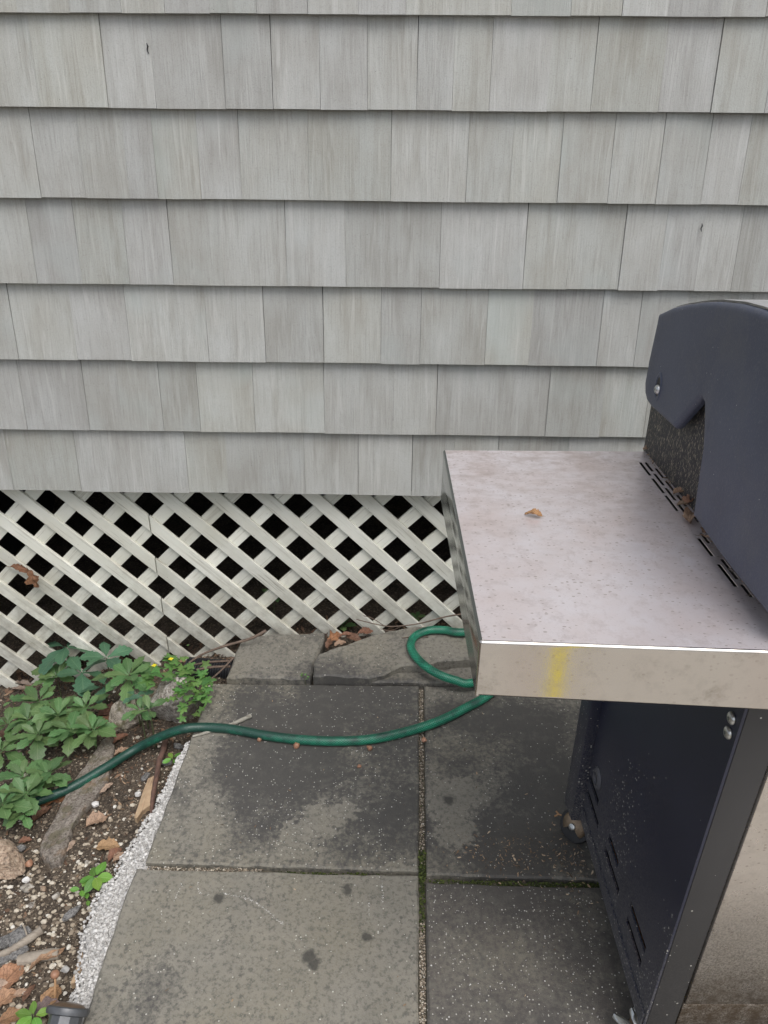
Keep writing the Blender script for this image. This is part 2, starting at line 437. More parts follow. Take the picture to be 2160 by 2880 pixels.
def mat_wood(name, c0, c1, c2, ax=0, rough=.85, sc=1.0):
    t = NT(name)
    s = [90*sc, 90*sc, 90*sc]; s[ax] = 7*sc
    g = t.noise(t.coord('Object', tuple(s)), 1.0, 5, .65); b = t.noise(t.coord('World'), 60, 4, .6)
    base = t.mix(t.rng(b, .35, .65, 0, 1), c0, c1)
    base = t.mix(t.rng(g, .52, .68, 0, .8), base, c2)
    return t.set(Base_Color=base, Roughness=rough, Normal=t.bump(g, .7, .0015))

def mat_paint_dark(name, col, dust=.0, rough=.45):
    """powder coat with specks of pollen and grit, thicker towards the foot where splash reaches"""
    t = NT(name)
    P = t.coord('World')
    n = t.noise(P, 6, 3, .6); f = t.noise(P, 900, 2, .6)
    base = t.mix(t.rng(n, .35, .7, 0, .5), col, tuple(c*1.35 for c in col))
    v = t.vor(P, 185); vc = t.vor(P, 185, out='Color'); sp = t.n('ShaderNodeSeparateColor'); t.put(sp.inputs[0], vc)
    sep = t.n('ShaderNodeSeparateXYZ'); t.put(sep.inputs[0], P)
    amount = t.math('ADD', .006, t.math('MULTIPLY', t.rng(sep.outputs[2], .50, .10, 0, 1), dust))
    amount = t.math('MULTIPLY', amount, t.rng(t.noise(P, 11, 4, .6), .35, .65, .25, 1.6))
    dots = t.math('MULTIPLY', t.math('GREATER_THAN', sp.outputs[0], t.math('SUBTRACT', 1.0, amount)), t.math('LESS_THAN', v, t.rng(t.math('POWER', sp.outputs[1], 2.0), 0, 1, .10, .34)))
    base = t.mix(dots, base, (.46, .45, .41))
    film = t.math('MULTIPLY', t.rng(sep.outputs[2], .42, .10, 0, 1), t.rng(t.noise(P, 300, 3, .75), .40, .62, 0, 1))
    base = t.mix(t.math('MULTIPLY', film, dust*.9), base, (.23, .22, .20))
    return t.set(Base_Color=base, Roughness=rough, Normal=t.bump(f, .18, .0006))

def mat_cap():
    t = NT('cast_grey_paint')
    P = t.coord('World'); n = t.noise(P, 8, 3, .6); f = t.noise(P, 700, 2, .6)
    dr = t.noise(t.coord('World', (60, 60, 14)), 6, 3, .7)
    base = t.mix(t.rng(n, .35, .7, 0, 1), (.048, .057, .090), (.064, .075, .114))
    base = t.mix(t.rng(dr, .58, .72, 0, .5), base, (.12, .13, .155))
    base = t.mix(t.rng(t.noise(P, 330, 3, .75), .54, .68, 0, .45), base, (.13, .14, .16))
    base = t.mix(t.rng(t.noise(P, 14, 5, .7), .50, .70, 0, .35), base, (.095, .098, .105))
    v = t.vor(P, 55); base = t.mix(t.math('MULTIPLY', t.math('LESS_THAN', v, .035), .8), base, (.55, .55, .5))
    return t.set(Base_Color=base, Roughness=.46, Normal=t.bump(f, .35, .0008))

def mat_firebox():
    t = NT('sooty_enamel')
    P = t.coord('World')
    n = t.noise(P, 60, 4, .7); v = t.noise(t.coord('World', (60, 150, 40)), 3.2, 4, .75)
    base = t.mix(t.rng(n, .4, .7, 0, .6), (.014, .014, .018), (.035, .035, .04))
    base = t.mix(t.rng(v, .56, .61, 0, .95), base, (.38, .33, .24))
    return t.set(Base_Color=base, Roughness=.6, Normal=t.bump(v, .5, .001))

def mat_steel(name, base0, rust, metallic, rough, specks=.5, mott=1.0, grit=0.0):
    t = NT(name)
    P = t.coord('World')
    n = t.noise(P, 9, 4, .6); m = t.noise(P, 55, 5, .7); f = t.noise(P, 320, 3, .7)
    base = t.mix(t.rng(n, .38, .66, 0, .7), base0, rust)
    base = t.mix(t.math('MULTIPLY', t.rng(m, .50, .70, 0, .5), mott), base, tuple(c*.72 for c in rust))
    base = t.mix(t.math('MULTIPLY', t.rng(f, .58, .74, 0, .6), specks*t_scale(specks)), base, (.20, .15, .12))
    v = t.vor(t.coord('World', (.75, 1.5, 1)), 175); vc = t.vor(t.coord('World', (.75, 1.5, 1)), 175, out='Color')
    sp = t.n('ShaderNodeSeparateColor'); t.put(sp.inputs[0], vc)
    sz = t.rng(sp.outputs[0], .3, 1, .0, .30)
    dots = t.math('MULTIPLY', t.math('LESS_THAN', v, sz), t.math('GREATER_THAN', t.noise(P, 7, 3), .43))
    base = t.mix(t.math('MULTIPLY', dots, specks), base, (.26, .195, .17))
    if grit:
        sep = t.n('ShaderNodeSeparateXYZ'); t.put(sep.inputs[0], P)
        g = t.math('MULTIPLY', t.rng(sep.outputs[2], .50, .17, 0, 1), t.rng(f, .40, .62, 0, 1))
        base = t.mix(t.math('MULTIPLY', g, grit), base, (.10, .085, .06))
        low = t.math('MULTIPLY', t.rng(sep.outputs[2], .27, .16, 0, 1), t.rng(m, .35, .6, .3, 1))
        base = t.mix(t.math('MULTIPLY', low, grit), base, (.12, .085, .055))
    if name == 'brushed_steel_front':
        sm = t.math('MULTIPLY', t.rng(t.noise(P, 24, 5, .7), .56, .70, 0, 1), t.rng(f, .3, .6, .4, 1))
        base = t.mix(t.math('MULTIPLY', sm, .45), base, (.30, .27, .23))
        base = t.mix(t.rng(t.noise(t.coord('World', (1, 1, .25)), 9, 3, .5), .50, .66, 0, .35), base, (.56, .47, .43))
    if name == 'stained_steel':
        sy = t.n('ShaderNodeSeparateXYZ'); t.put(sy.inputs[0], P)
        k = t.math('MULTIPLY', t.rng(sy.outputs[1], -1.15, -.68, 0, 1), t.rng(t.noise(t.coord('World', (1, 2, 1)), 26, 5, .7), .42, .64, .1, 1))
        base = t.mix(t.math('MULTIPLY', k, .55), base, (.36, .285, .25))
    ro = t.rng(m, .35, .7, rough, rough+(.055 if rough < .12 else .14))
    return t.set(Base_Color=base, Metallic=metallic, Roughness=ro, Normal=t.bump(f, .05 if rough < .1 else .10, .0003))
def t_scale(x): return .5

def mat_hose():
    t = NT('green_braided_vinyl')
    uv = t.n('ShaderNodeTexCoord').outputs['UV']; sep = t.n('ShaderNodeSeparateXYZ'); t.put(sep.inputs[0], uv)
    x, y = sep.outputs[0], sep.outputs[1]       # x round the hose in cells, y along it in cells
    a = t.math('ABSOLUTE', t.math('SUBTRACT', t.math('FRACT', t.math('ADD', x, y)), .5))
    b = t.math('ABSOLUTE', t.math('SUBTRACT', t.math('FRACT', t.math('SUBTRACT', x, y)), .5))
    P = t.coord('World'); n = t.noise(P, 14, 4, .6); f = t.noise(P, 260, 3, .7)
    net = t.rng(t.math('MINIMUM', a, b), .06, .17, 1, 0)
    sep2 = t.n('ShaderNodeSeparateXYZ'); t.put(sep2.inputs[0], t.n('ShaderNodeNewGeometry').outputs['Position'])
    topd = t.rng(t.math('ABSOLUTE', t.math('SUBTRACT', t.math('FRACT', t.math('ADD', t.math('DIVIDE', x, 12.0), t.math('MULTIPLY', t.math('SUBTRACT', n, .5), .25))), .5)), .26, .48, .0, -.55)   # darker along the upper side
    wear = t.math('ADD', t.math('ADD', topd, t.rng(n, .36, .62, -.1, .85)), t.rng(sep2.outputs[0], -.55, .0, -.35, .55), clamp=True)   # the end in the soil is dirtier
    dark = t.mix(t.rng(f, .4, .65, 0, .6), (.007, .055, .038), (.016, .036, .031))
    bright = t.mix(net, (.004, .105, .058), (.040, .330, .200))
    base = t.mix(wear, dark, bright)
    base = t.mix(t.math('MULTIPLY', t.rng(f, .60, .70, 0, .5), net), base, (.16, .40, .30))
    return t.set(Base_Color=base, Roughness=.36, Normal=t.bump(net, .35, .0006))

def plain(name, col, rough=.5, metallic=0.0, nz=80, amt=.3, dark=.5, bump_=.1):
    t = NT(name)
    n = t.noise(t.coord('World'), nz, 4, .65)
    base = t.mix(t.rng(n, .4, .7, 0, amt), col, tuple(c*dark for c in col))
    return t.set(Base_Color=base, Roughness=rough, Metallic=metallic, Normal=t.bump(n, bump_, .001))

def mat_yellow():
    t = NT('yellow_plastic'); t.set(Base_Color=(.95, .86, .01), Roughness=.4)
    tr = t.n('ShaderNodeBsdfTranslucent'); tr.inputs[0].default_value = (.97, .88, .01, 1)
    mx = t.n('ShaderNodeMixShader'); mx.inputs[0].default_value = .85
    t.t.links.new(t.b.outputs[0], mx.inputs[1]); t.t.links.new(tr.outputs[0], mx.inputs[2]); t.t.links.new(mx.outputs[0], t.out.inputs[0])
    return t.m
M = dict(
    shingle=mat_shingle(), lattice=mat_lattice(), slab=mat_slab(), soil=mat_soil(), mortar=mat_mortar(),
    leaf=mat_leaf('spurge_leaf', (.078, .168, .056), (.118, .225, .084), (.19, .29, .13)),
    blueleaf=mat_leaf('bluish_spurge_leaf', (.060, .150, .086), (.095, .205, .118), (.15, .26, .15), .015),  # spurge leaves of a bluer green
    clover=mat_leaf('celandine_leaf', (.075, .190, .045), (.125, .260, .075), (.14, .28, .08)),
    seed=mat_leaf('seedling_leaf', (.11, .26, .035), (.16, .33, .06), (.24, .40, .12)),
    dry=mat_dryleaf(),
    rock_pale=mat_rock('pale_granite', (.28, .245, .21), (.40, .365, .32), (.56, .53, .48), .35, 105),
    rock_moss=mat_rock('mossy_granite', (.29, .25, .20), (.37, .33, .275), (.48, .44, .38), .9, 110),
    rock_flat=mat_rock('brown_schist', (.165, .138, .112), (.265, .230, .195), (.33, .30, .265), .6, 170),
    rock_tan=mat_rock('tan_sandstone', (.33, .235, .165), (.42, .32, .235), (.48, .39, .30), 0, 120),
    slate=mat_rock('slate_chip', (.125, .122, .118), (.21, .205, .20), (.28, .275, .265), 0, 200),
    pebble=mat_island('pebbles', [(0, (.09, .07, .05)), (.25, (.19, .15, .11)), (.5, (.33, .275, .205)), (.72, (.46, .40, .31)), (.9, (.58, .53, .44)), (1, (.68, .66, .60))]),
    litter=mat_island('bark_litter', [(0, (.025, .017, .012)), (.3, (.06, .038, .025)), (.55, (.115, .065, .04)), (.8, (.19, .115, .07)), (1, (.29, .20, .125))], .8),
    crumbs=mat_island('seed_crumbs', [(0, (.07, .05, .035)), (.35, (.20, .13, .08)), (.7, (.36, .25, .16)), (1, (.52, .42, .30))], .8),
    crumb=mat_island('soil_crumb', [(0, (.02, .015, .011)), (.45, (.055, .040, .029)), (.7, (.12, .09, .066)), (.88, (.24, .19, .14)), (1, (.38, .32, .245))], .95),
    grit=mat_island('mortar_grit', [(0, (.32, .31, .29)), (.5, (.54, .53, .51)), (1, (.72, .71, .69))], .95),
    moss=mat_island('joint_moss', [(0, (.022, .032, .008)), (.5, (.050, .070, .014)), (1, (.10, .125, .028))], .95),
    joint=plain('joint_sand', (.17, .155, .12), .95, 0, 150, .9, .3, .8),
    bark=mat_wood('twig_bark', (.12, .085, .065), (.17, .125, .095), (.05, .035, .027), 0, .85, 1.5),
    lichen_bark=mat_wood('lichened_bark', (.26, .25, .21), (.36, .35, .30), (.11, .09, .07), 0, .9, 1.3),
    root=mat_wood('root_bark', (.10, .058, .045), (.15, .085, .062), (.045, .027, .022), 1, .85),
    splinter=mat_wood('split_wood', (.38, .265, .165), (.46, .335, .215), (.17, .105, .065), 1, .8, 1.6),
    stick=mat_wood('dead_stick', (.24, .205, .165), (.34, .30, .245), (.09, .07, .055), 0, .9, 1.2),
    stalk=plain('dry_stalk', (.40, .235, .12), .7, 0, 120, .6, .45),
    paint=mat_paint_dark('navy_powder_coat', (.0165, .0190, .0385), .62, .36),
    post=mat_paint_dark('charcoal_powder_coat', (.034, .033, .034), .16, .5),
    cap=mat_cap(), firebox=mat_firebox(),
    shelf=mat_steel('stained_steel', (.76, .72, .75), (.66, .57, .555), .55, .28, .6),
    skirt=mat_steel('brushed_steel_front', (.66, .625, .575), (.61, .575, .53), .95, .085, .22, .6),
    sideskirt=mat_steel('darkened_steel_end', (.24, .26, .25), (.21, .22, .21), .9, .10, .15, .5),  # steel darkened in its colour to stand in for dark reflections
    door=mat_steel('spotted_steel_door', (.60, .55, .50), (.56, .51, .45), .75, .26, .5, .8, .9),
    lidsteel=mat_steel('lid_steel', (.58, .58, .60), (.54, .54, .55), .7, .35, .1, .4),
    zinc=plain('zinc', (.55, .56, .55), .3, .9, 200, .3, .6),
    rustzinc=plain('rusty_zinc', (.27, .20, .135), .45, .6, 60, .9, .45),
    rubber_shade=plain('rubber_shade_black', (.014, .014, .015), .55, 0, 90, .5, 1.8),  # black for rubber parts; also paints shade into openings
    grommet=plain('grey_rubber', (.085, .086, .098), .5, 0, 90, .4, .6),
    copper=plain('orange_gas_hose', (.50, .22, .11), .5, 0, 90, .4, .6),
    hose=mat_hose(),
    blackplastic=plain('black_plastic', (.014, .015, .018), .4, 0, 120, .5, 1.9),
    lamp=plain('grey_cast_lamp', (.10, .105, .112), .42, .35, 120, .6, .6, .2),
    lens=plain('dusty_lens', (.13, .085, .055), .3, 0, 90, .6, .5),
    dark=plain('shade_darkened_boards', (.016, .015, .014), .9, 0, 30, .6, .5),  # near-black: the gloom under the house is put into the colour
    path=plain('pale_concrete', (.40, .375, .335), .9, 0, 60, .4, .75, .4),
    conc=plain('shade_darkened_concrete', (.03, .03, .032), .9, 0, 30, .6, .6),  # darkened to stand in for the unlit space under the floor
    yellow=mat_yellow(),
    petal=plain('yellow_petal', (.75, .62, .02), .5, 0, 90, .2, .8),
    nut=plain('brown_nut', (.34, .18, .11), .5, 0, 200, .7, .5),
)

# ------------------------------------------------------------------ ground
def build_ground():
    xs = list(np.arange(-1.75, -.42, .008)) + list(np.arange(-.42, .9, .03))
    ys = list(np.arange(-1.6, -.32, .010)) + list(np.arange(-.32, .12, .008)) + list(np.arange(.12, 1.4, .05))
    for d in (.1, .3, 1, 3, 10, 30, 80):
        xs = [xs[0]-d] + xs + [xs[-1]+d]; ys = [ys[0]-d] + ys + [ys[-1]+d]
    V = []; nx = len(xs)
    for y in ys:
        for x in xs:
            if -1.9 < x < 1.2 and -1.8 < y < 1.5:
                z = zsoil_n(x, y)
                if x > -.50 and y < -.2 or x > -.44: z = min(z, -.055 if y < -.16 else z)
            else: z = -.055 + (zsoil(-1.75, y)+.055)*smooth(8, 2.2, abs(x)) if x < 0 and -1.8 < y < 1.5 else -.055
            V.append((x, y, z))
    F = [(j*nx+i, j*nx+i+1, (j+1)*nx+i+1, (j+1)*nx+i) for j in range(len(ys)-1) for i in range(nx-1)]
    o = mesh_obj('ground', V, F, M['soil'], smooth_=True)
    tag(o, 'brown crumbly garden soil sloping beside the patio', None, None, 'structure')
build_ground()

# ------------------------------------------------------------------ patio
ROT = -0.0229
def pat(x, y):
    """patio grid to world: x measured at y=-.79 line"""
    return (x + .0229*y, y - .004*(x))
patio = box('patio_bed', -.515, 4.0, -1.405, -.175, -.07, -.016, M['joint'])
patio.name = 'patio'
tag(patio, 'grey bluestone patio of square slabs', None, None, 'structure')
rs = random.Random(3)
def slab(pts, zt, col, thick=.038, jit=.0016, step=.03, zfun=None, ch=.004):
    o = bm_obj('slab', slab_bm(dense(pts, step, jit, rs), zt, zt-thick, ch, zfun), M['slab'], patio)
    o.color = (*col, 1); return o
slab([(-.527, -.778), (.066, -.7865), (.0815, -.178), (-.515, -.182)], .002, (.30, .03, .55))
slab([(.083, -.793), (.60, -.800), (.70, -.796), (.712, -.178), (.0965, -.176)], 0, (.27, .12, .30))
slab([(-.541, -.7915), (-.546, -.85), (-.541, -1.10), (-.545, -1.405), (.052, -1.397), (.0655, -.7945)], -.001, (.0, .0, .12))
slab([(.068, -1.397), (.683, -1.402), (.697, -.817), (.0815, -.812)], 0, (.58, .66, .90))
for i in (1, 2, 3):                                   # the slabs go on to the right behind the grill
    for j in (0, 1):
        x0 = .0965+.613*i; y0, y1 = ((-.797, -.176), (-1.402, -.815))[j]
        slab([(x0+.0229*(y0+.176), y0), (x0+.598+.0229*(y0+.176), y0), (x0+.598+.0229*(y1+.176), y1), (x0+.0229*(y1+.176), y1)], 0, (.3, .1, .4), step=.1)
walk = box('path', -.9, 4.0, -7.0, -1.415, -.12, -.004, M['path'])
tag(walk, 'pale concrete path running in front of the patio', None, None, 'structure')
# broken flags between the patio and the house
def st1(x, y): return .018*smooth(-.2, .02, y)
slab([(-.470, -.180), (-.463, -.08), (-.452, -.016), (-.36, .006), (-.206, .018), (-.203, -.01), (-.213, -.06), (-.226, -.12), (-.231, -.181)], .024, (.16, .12, .06), .04, .003, .025, st1, .006)
slab([(-.222, -.176), (-.226, -.12), (-.215, -.085), (-.06, .00), (.070, .052), (.16, .05), (.42, .03), (.46, -.06), (.30, -.085), (.15, -.105), (.085, -.125), (.03, -.128), (-.02, -.165), (-.06, -.178)], .030, (.20, .18, .05), .035, .003, .02, st1, .005)
slab([(-.075, -.174), (-.03, -.158), (.02, -.13), (.10, -.122), (.20, -.10), (.36, -.09), (.42, -.174)], .012, (.22, .20, .05), .03, .003, .02, None, .005)

# joint filler with moss
def clumps(name, n, place, rmin, rmax, mat, parent, flat=.7, sub=1, seed=1, label=None):
    r = random.Random(seed); V = []; F = []
    bm = bmesh.new(); (bmesh.ops.create_icosphere(bm, subdivisions=sub, radius=1) if sub else bmesh.ops.create_cone(bm, segments=4, radius1=1, radius2=.25, depth=1.3, cap_ends=True)); bv = [v.co.copy() for v in bm.verts]; bf = [[v.index for v in f.verts] for f in bm.faces]; bm.free()
    for _ in range(n):
        p = place(r)
        if p is None: continue
        s = rmin + (rmax-rmin)*r.random()**3
        R = Euler((r.random()*6, r.random()*6, r.random()*6)).to_matrix(); q = (r.uniform(.7, 1.3), r.uniform(.6, 1.1), flat*r.uniform(.6, 1.2))
        b = len(V)
        for c in bv:
            c = R @ c
            V.append((p[0]+c.x*s*q[0], p[1]+c.y*s*q[1], p[2]+c.z*s*q[2]))
        F += [[i+b for i in f] for f in bf]
    o = mesh_obj(name, V, F, mat, parent, smooth_=sub > 1)
    o['kind'] = 'stuff'
    if label: o['label'] = label
    return o
def jmoss(r):
    k = r.random()
    if k < .55:
        x = .085+.40*r.random()**.8; return (x, -.805-.003*r.random()+r.uniform(-.006, .006), -.010+r.uniform(0, .004))
    if k < .72: return (.074+r.uniform(-.008, .008), -.79+r.uniform(-.012, .06)*(1 if r.random() < .8 else .3), -.010+r.uniform(0, .010))
    if k < .85: y = -.80-.12*r.random()**1.4; return (.0735+.0229*(y+.79)+r.uniform(-.006, .006), y, -.012+r.uniform(0, .003))
    if k < .95: return (.0-.25*r.random(), -.789+r.uniform(-.004, .004), -.011)
    y = -.3-.45*r.random(); return (.0735+.0229*(y+.79)+r.uniform(-.006, .006), y, -.013)
clumps('moss', 1500, jmoss, .0012, .0034, M['moss'], patio, .9, 1, 5, 'green moss in the slab joints')
def jgrit(r):
    k = r.random()
    if k < .45: y = -.18-.6*r.random(); return (.0735+.0229*(y+.79)+r.uniform(-.0055, .0055), y, -.006+r.uniform(-.005, .0))
    if k < .8: y = -.90-.3*r.random(); return (.0735+.0229*(y+.79)+r.uniform(-.0055, .0055), y, -.006+r.uniform(-.005, .0))
    x = -.52+.25*r.random(); return (x, -.7865+r.uniform(-.005, .004), -.006+r.uniform(-.004, .0))
jg = clumps('joint_grit', 2600, jgrit, .0010, .0022, M['pebble'], patio, .9, 1, 8)

# pale mortar haunching along the left edge of the slabs
mo_in = [(-.519, -.40), (-.5195, -.50), (-.524, -.62), (-.527, -.74), (-.530, -.79), (-.548, -.85), (-.543, -.97), (-.542, -1.10), (-.546, -1.30)]
mo_out = [(-.532, -.40), (-.552, -.49), (-.553, -.56), (-.570, -.62), (-.590, -.72), (-.612, -.80), (-.622, -.86), (-.628, -.92), (-.602, -.98), (-.597, -1.04), (-.590, -1.10), (-.575, -1.2), (-.57, -1.3)]
def interp(tab, y):
    for (x0, y0), (x1, y1) in zip(tab, tab[1:]):
        if y1 <= y <= y0: return x0+(x1-x0)*(y-y0)/(y1-y0)
    return tab[-1][0]
def mo_edge(y): return interp(mo_out, y)+.006+.016*mn.noise(Vector((y*17, 3, 1)))+.010*mn.noise(Vector((y*48, 9, 1)))+.006*mn.noise(Vector((y*130, 5, 1)))
def build_mortar():
    V = []; F = []; ny, nx = 420, 56
    for j in range(ny):
        y = -.40-.88*j/(ny-1); a = interp(mo_in, y)+.012; b = mo_edge(y)
        for i in range(nx):
            t = i/(nx-1); x = a+(b-a)*t; p = Vector((x, y, 0))
            z = -.010-.010*t-.032*max(0, (t-.72)/.28)**2 + .0050*mn.noise(p*55)+.0055*mn.noise(p*125)+.0035*mn.noise(p*260)
            if t < .12: z = min(z, -.012)
            V.append((x, y, z))
    for j in range(ny-1):
        for i in range(nx-1): F.append((j*nx+i, j*nx+i+1, (j+1)*nx+i+1, (j+1)*nx+i))
    o = mesh_obj('mortar_strip', V, F, M['mortar'], patio, True)
    o['label'] = 'whitish crumbly mortar along the slab edge'
build_mortar()
def mgrit(r):
    y = -.40-.86*r.random(); a = interp(mo_in, y); b = mo_edge(y)
    t = r.random()*.93; x = a-.004+(b-a-.004)*t
    return (x, y, -.011-.010*t-.028*max(0, (t-.72)/.28)**2+.0045*mn.noise(Vector((x, y, 0))*55)+.004*mn.noise(Vector((x, y, 0))*125)+.001)
clumps('mortar_grit', 4200, mgrit, .0012, .0046, M['grit'], patio, .9, 1, 21)

# ------------------------------------------------------------------ house wall
house = empty('house', (0, 0, 0))
tag(house, 'house wall clad in weathered pale grey wooden shingles', 'house')
EXP = .188
ROWZ = [1.641, 1.463, 1.2765, 1.0815, .892, .701, .5205]
JU = [   # joint positions read off the photograph per course, as wall x
 [(x/1.536/KK, 27) for x in (75, 302, 525, 713, 906, 1108, 1331, 1548)] + [((1080+x/1.536)/KK, 32) for x in (95, 549, 806, 1027, 1225, 1458, 1648)],
 [(x/1.536/KK, 233) for x in (470, 677, 977, 1181, 1385, 1588)] + [((1080+x/1.536)/KK, 240) for x in (140, 293, 453, 702, 891, 1182, 1410, 1642)],
 [(x/1.536/KK, 430) for x in (180, 376, 563, 685, 872, 1046, 1337)] + [((1080+x/1.536)/KK, 438) for x in (28, 352, 540, 746, 963, 1170, 1366, 1528)],
 [(x/1.536/KK, 615) for x in (165, 358, 562, 752, 970, 1242, 1495)] + [((1080+x/1.536)/KK, 625) for x in (238, 597, 785, 1010, 1180, 1340, 1497, 1640)],
 [(x/1.536/KK, 780) for x in (85, 338, 570, 905, 1150, 1400, 1645)] + [((1080+x/1.536)/KK, 790) for x in (153, 433, 624, 916)],
 [(x/1.536/KK, 930) for x in (122, 390, 533, 710, 868, 1105, 1403)] + [((1080+x/1.536)/KK, 940) for x in (38, 223, 695, 928)],
 [(x/1.536/KK, 1060) for x in (63, 355, 818, 988, 1320, 1548)] + [((1080+x/1.536)/KK, 1070) for x in (118, 294)],
]
rw = random.Random(11)
def shingle_mesh(w, h, butt):
    nx, nz = 3, 4; V = []; F = []
    ph = rw.random()*50
    for j in range(nz+1):
        z = h*j/nz
        for i in range(nx+1):
            x = -w/2+w*i/nx
            y = .0165*(z/EXP) + .0010*mn.noise(Vector((x*14+ph, z*6, ph)))
            V.append((x, y, z))
    nf = len(V)
    for j in range(nz):
        for i in range(nx): a = j*(nx+1)+i; F.append((a, a+1, a+nx+2, a+nx+1))
    # back corners
    V += [(-w/2, butt, 0), (w/2, butt, 0), (w/2, .0165*(h/EXP)+.0025, h), (-w/2, .0165*(h/EXP)+.0025, h)]
    b = nf
    F.append([b, b+1] + [nx-i for i in range(nx+1)])                                   # butt face
    F.append([b+3] + [nz*(nx+1)+i for i in range(nx+1)] + [b+2])                       # top
    F.append([b, b+3] + [j*(nx+1) for j in range(nz, -1, -1)][0:])                     # left
    F.append([b+1] + [j*(nx+1)+nx for j in range(nz+1)] + [b+2])                       # right
    F.append((b, b+3, b+2, b+1))
    return V, F
def add_shingle(x0, x1, z0, dy, name='shingle'):
    g = rw.choice((.0002, .0004, .0007, .0012)); w = x1-x0-g
    V, F = shingle_mesh(w, EXP+.022, .0158)
    o = mesh_obj(name, V, F, M['shingle'], house, loc=((x0+x1)/2, -dy, z0))
    o.rotation_euler = (0, rw.uniform(-.004, .004), 0)
    return o
for k, zr in enumerate(ROWZ):
    xs = sorted(WP(u, v).x for u, v in JU[k])
    while xs[-1] < 2.1: xs.append(xs[-1]+rw.uniform(.085, .20))
    while xs[0] > -1.75: xs.insert(0, xs[0]-rw.uniform(.085, .20))
    base_dy = 0
    for a, b in zip(xs, xs[1:]):
        add_shingle(a, b, zr+rw.uniform(-.0012, .0010), rw.uniform(0, .0032))
for (u, v, L) in ((316, 104, .020), (1516, 492, .018)):
    p = WP(u, v); bm = bmesh.new()
    tube_bm(bm, [(0, 0, L/2), (.0015, 0, L*.2), (-.0006, 0, -.1*L), (.002, 0, -L/2)], [.0006, .0018, .0013, .0007], 5)
    o = bm_obj('crack', bm, M['rubber_shade'], house, loc=(p.x, .0165*(.5 if v < 200 else .45)-.001 if v != 492 else .003, p.z))
# courses above the picture: one part
V = []; F = []
for k in range(1, 12):
    z0 = ROWZ[0]+EXP*k; x = -1.75+rw.uniform(-.1, .1)
    while x < 2.2:
        w = rw.uniform(.085, .2); v, f = shingle_mesh(w-.0012, EXP+.022, .0158); dy = rw.uniform(0, .0025); b = len(V)
        V += [(p[0]+x+w/2, p[1]-dy, p[2]+z0) for p in v]; F += [[i+b for i in q] for q in f]; x += w
o = mesh_obj('upper_shingle_courses', V, F, M['shingle'], house); o['kind'] = 'stuff'
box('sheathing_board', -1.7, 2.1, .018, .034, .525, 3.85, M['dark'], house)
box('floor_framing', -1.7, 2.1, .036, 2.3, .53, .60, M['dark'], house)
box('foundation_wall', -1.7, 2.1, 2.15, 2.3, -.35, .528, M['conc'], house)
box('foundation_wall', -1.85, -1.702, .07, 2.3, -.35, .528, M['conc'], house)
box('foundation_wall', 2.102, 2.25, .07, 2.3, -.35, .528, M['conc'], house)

# ------------------------------------------------------------------ lattice
HH = .07185; LX, LZ = -.41479, .45763; YF = .05; SW = .0385; ST = .0100
def clip(poly, ax, val, keep_less):
    out = []
    for i in range(len(poly)):
        a, b = poly[i], poly[(i+1) % len(poly)]
        ia = (a[ax] <= val) == keep_less; ib = (b[ax] <= val) == keep_less
        if ia: out.append(a)
        if ia != ib:
            t = (val-a[ax])/(b[ax]-a[ax]); out.append((a[0]+(b[0]-a[0])*t, a[1]+(b[1]-a[1])*t))
    return out
def lattice(x0, x1, label, slatlab=None):
    p = empty('lattice_panel', ((x0+x1)/2, YF, 0)); tag(p, label, 'lattice', 'lattice panels under the wall')
    zt, zb = .515, -.27
    rl = random.Random(int(x0*100)+5)
    for d in (0, 1):
        for k in range(-40, 40):
            sgn = 1 if d == 0 else -1           # d=0: front slats, falling to the right
            cst = LX+sgn*LZ+HH*(1+2*k)          # x + sgn*z = cst
            m = Vector((cst/2, sgn*cst/2)); L = 3.0
            # centre the strip near the panel
            xc = (x0+x1)/2; m = Vector((xc, (cst-xc)*sgn))
            u = Vector((1, -sgn))/math.sqrt(2); n = Vector((-u.y, u.x))
            w = SW/2*rl.uniform(.96, 1.03)
            q = [m+u*a*L+n*b*w for a, b in ((-1, -1), (1, -1), (1, 1), (-1, 1))]
            poly = [(v.x, v.y) for v in q]
            for ax, val, less in ((0, x1, True), (0, x0, False), (1, zt, True), (1, zb, False)):
                poly = clip(poly, ax, val, less)
                if len(poly) < 3: break
            if len(poly) < 3: continue
            xs = [a[0] for a in poly]; zs = [a[1] for a in poly]
            c = Vector(((min(xs)+max(xs))/2, (min(zs)+max(zs))/2))
            if max(max(xs)-min(xs), max(zs)-min(zs)) < .02: continue
            # local frame: X along the slat
            loc = [((Vector(a)-c).dot(u), (Vector(a)-c).dot(n)) for a in poly]
            yb = 0 if d == 0 else ST+.0004
            bm = bmesh.new()
            fv = [bm.verts.new((a, 0, b)) for a, b in loc]; bv = [bm.verts.new((a, ST, b)) for a, b in loc]
            bm.faces.new(fv); bm.faces.new(bv[::-1])
            for i in range(len(fv)): bm.faces.new((fv[i], bv[i], bv[(i+1) % len(fv)], fv[(i+1) % len(fv)]))
            bmesh.ops.recalc_face_normals(bm, faces=bm.faces)
            bevel(bm, .0012, 1)
            o = bm_obj('slat', bm, M['lattice'], p)
            o.location = (c.x-p.location.x, yb+rl.uniform(-.0006, .0006), c.y)
            o.rotation_euler = (0, math.atan2(-u.y, u.x), 0)
lattice(-1.72, -.7105, 'weathered cream lattice panel left of the vertical seam, above the green plants')
lattice(-.7075, 2.1, 'long weathered cream lattice panel right of the vertical seam, behind the steel shelf')

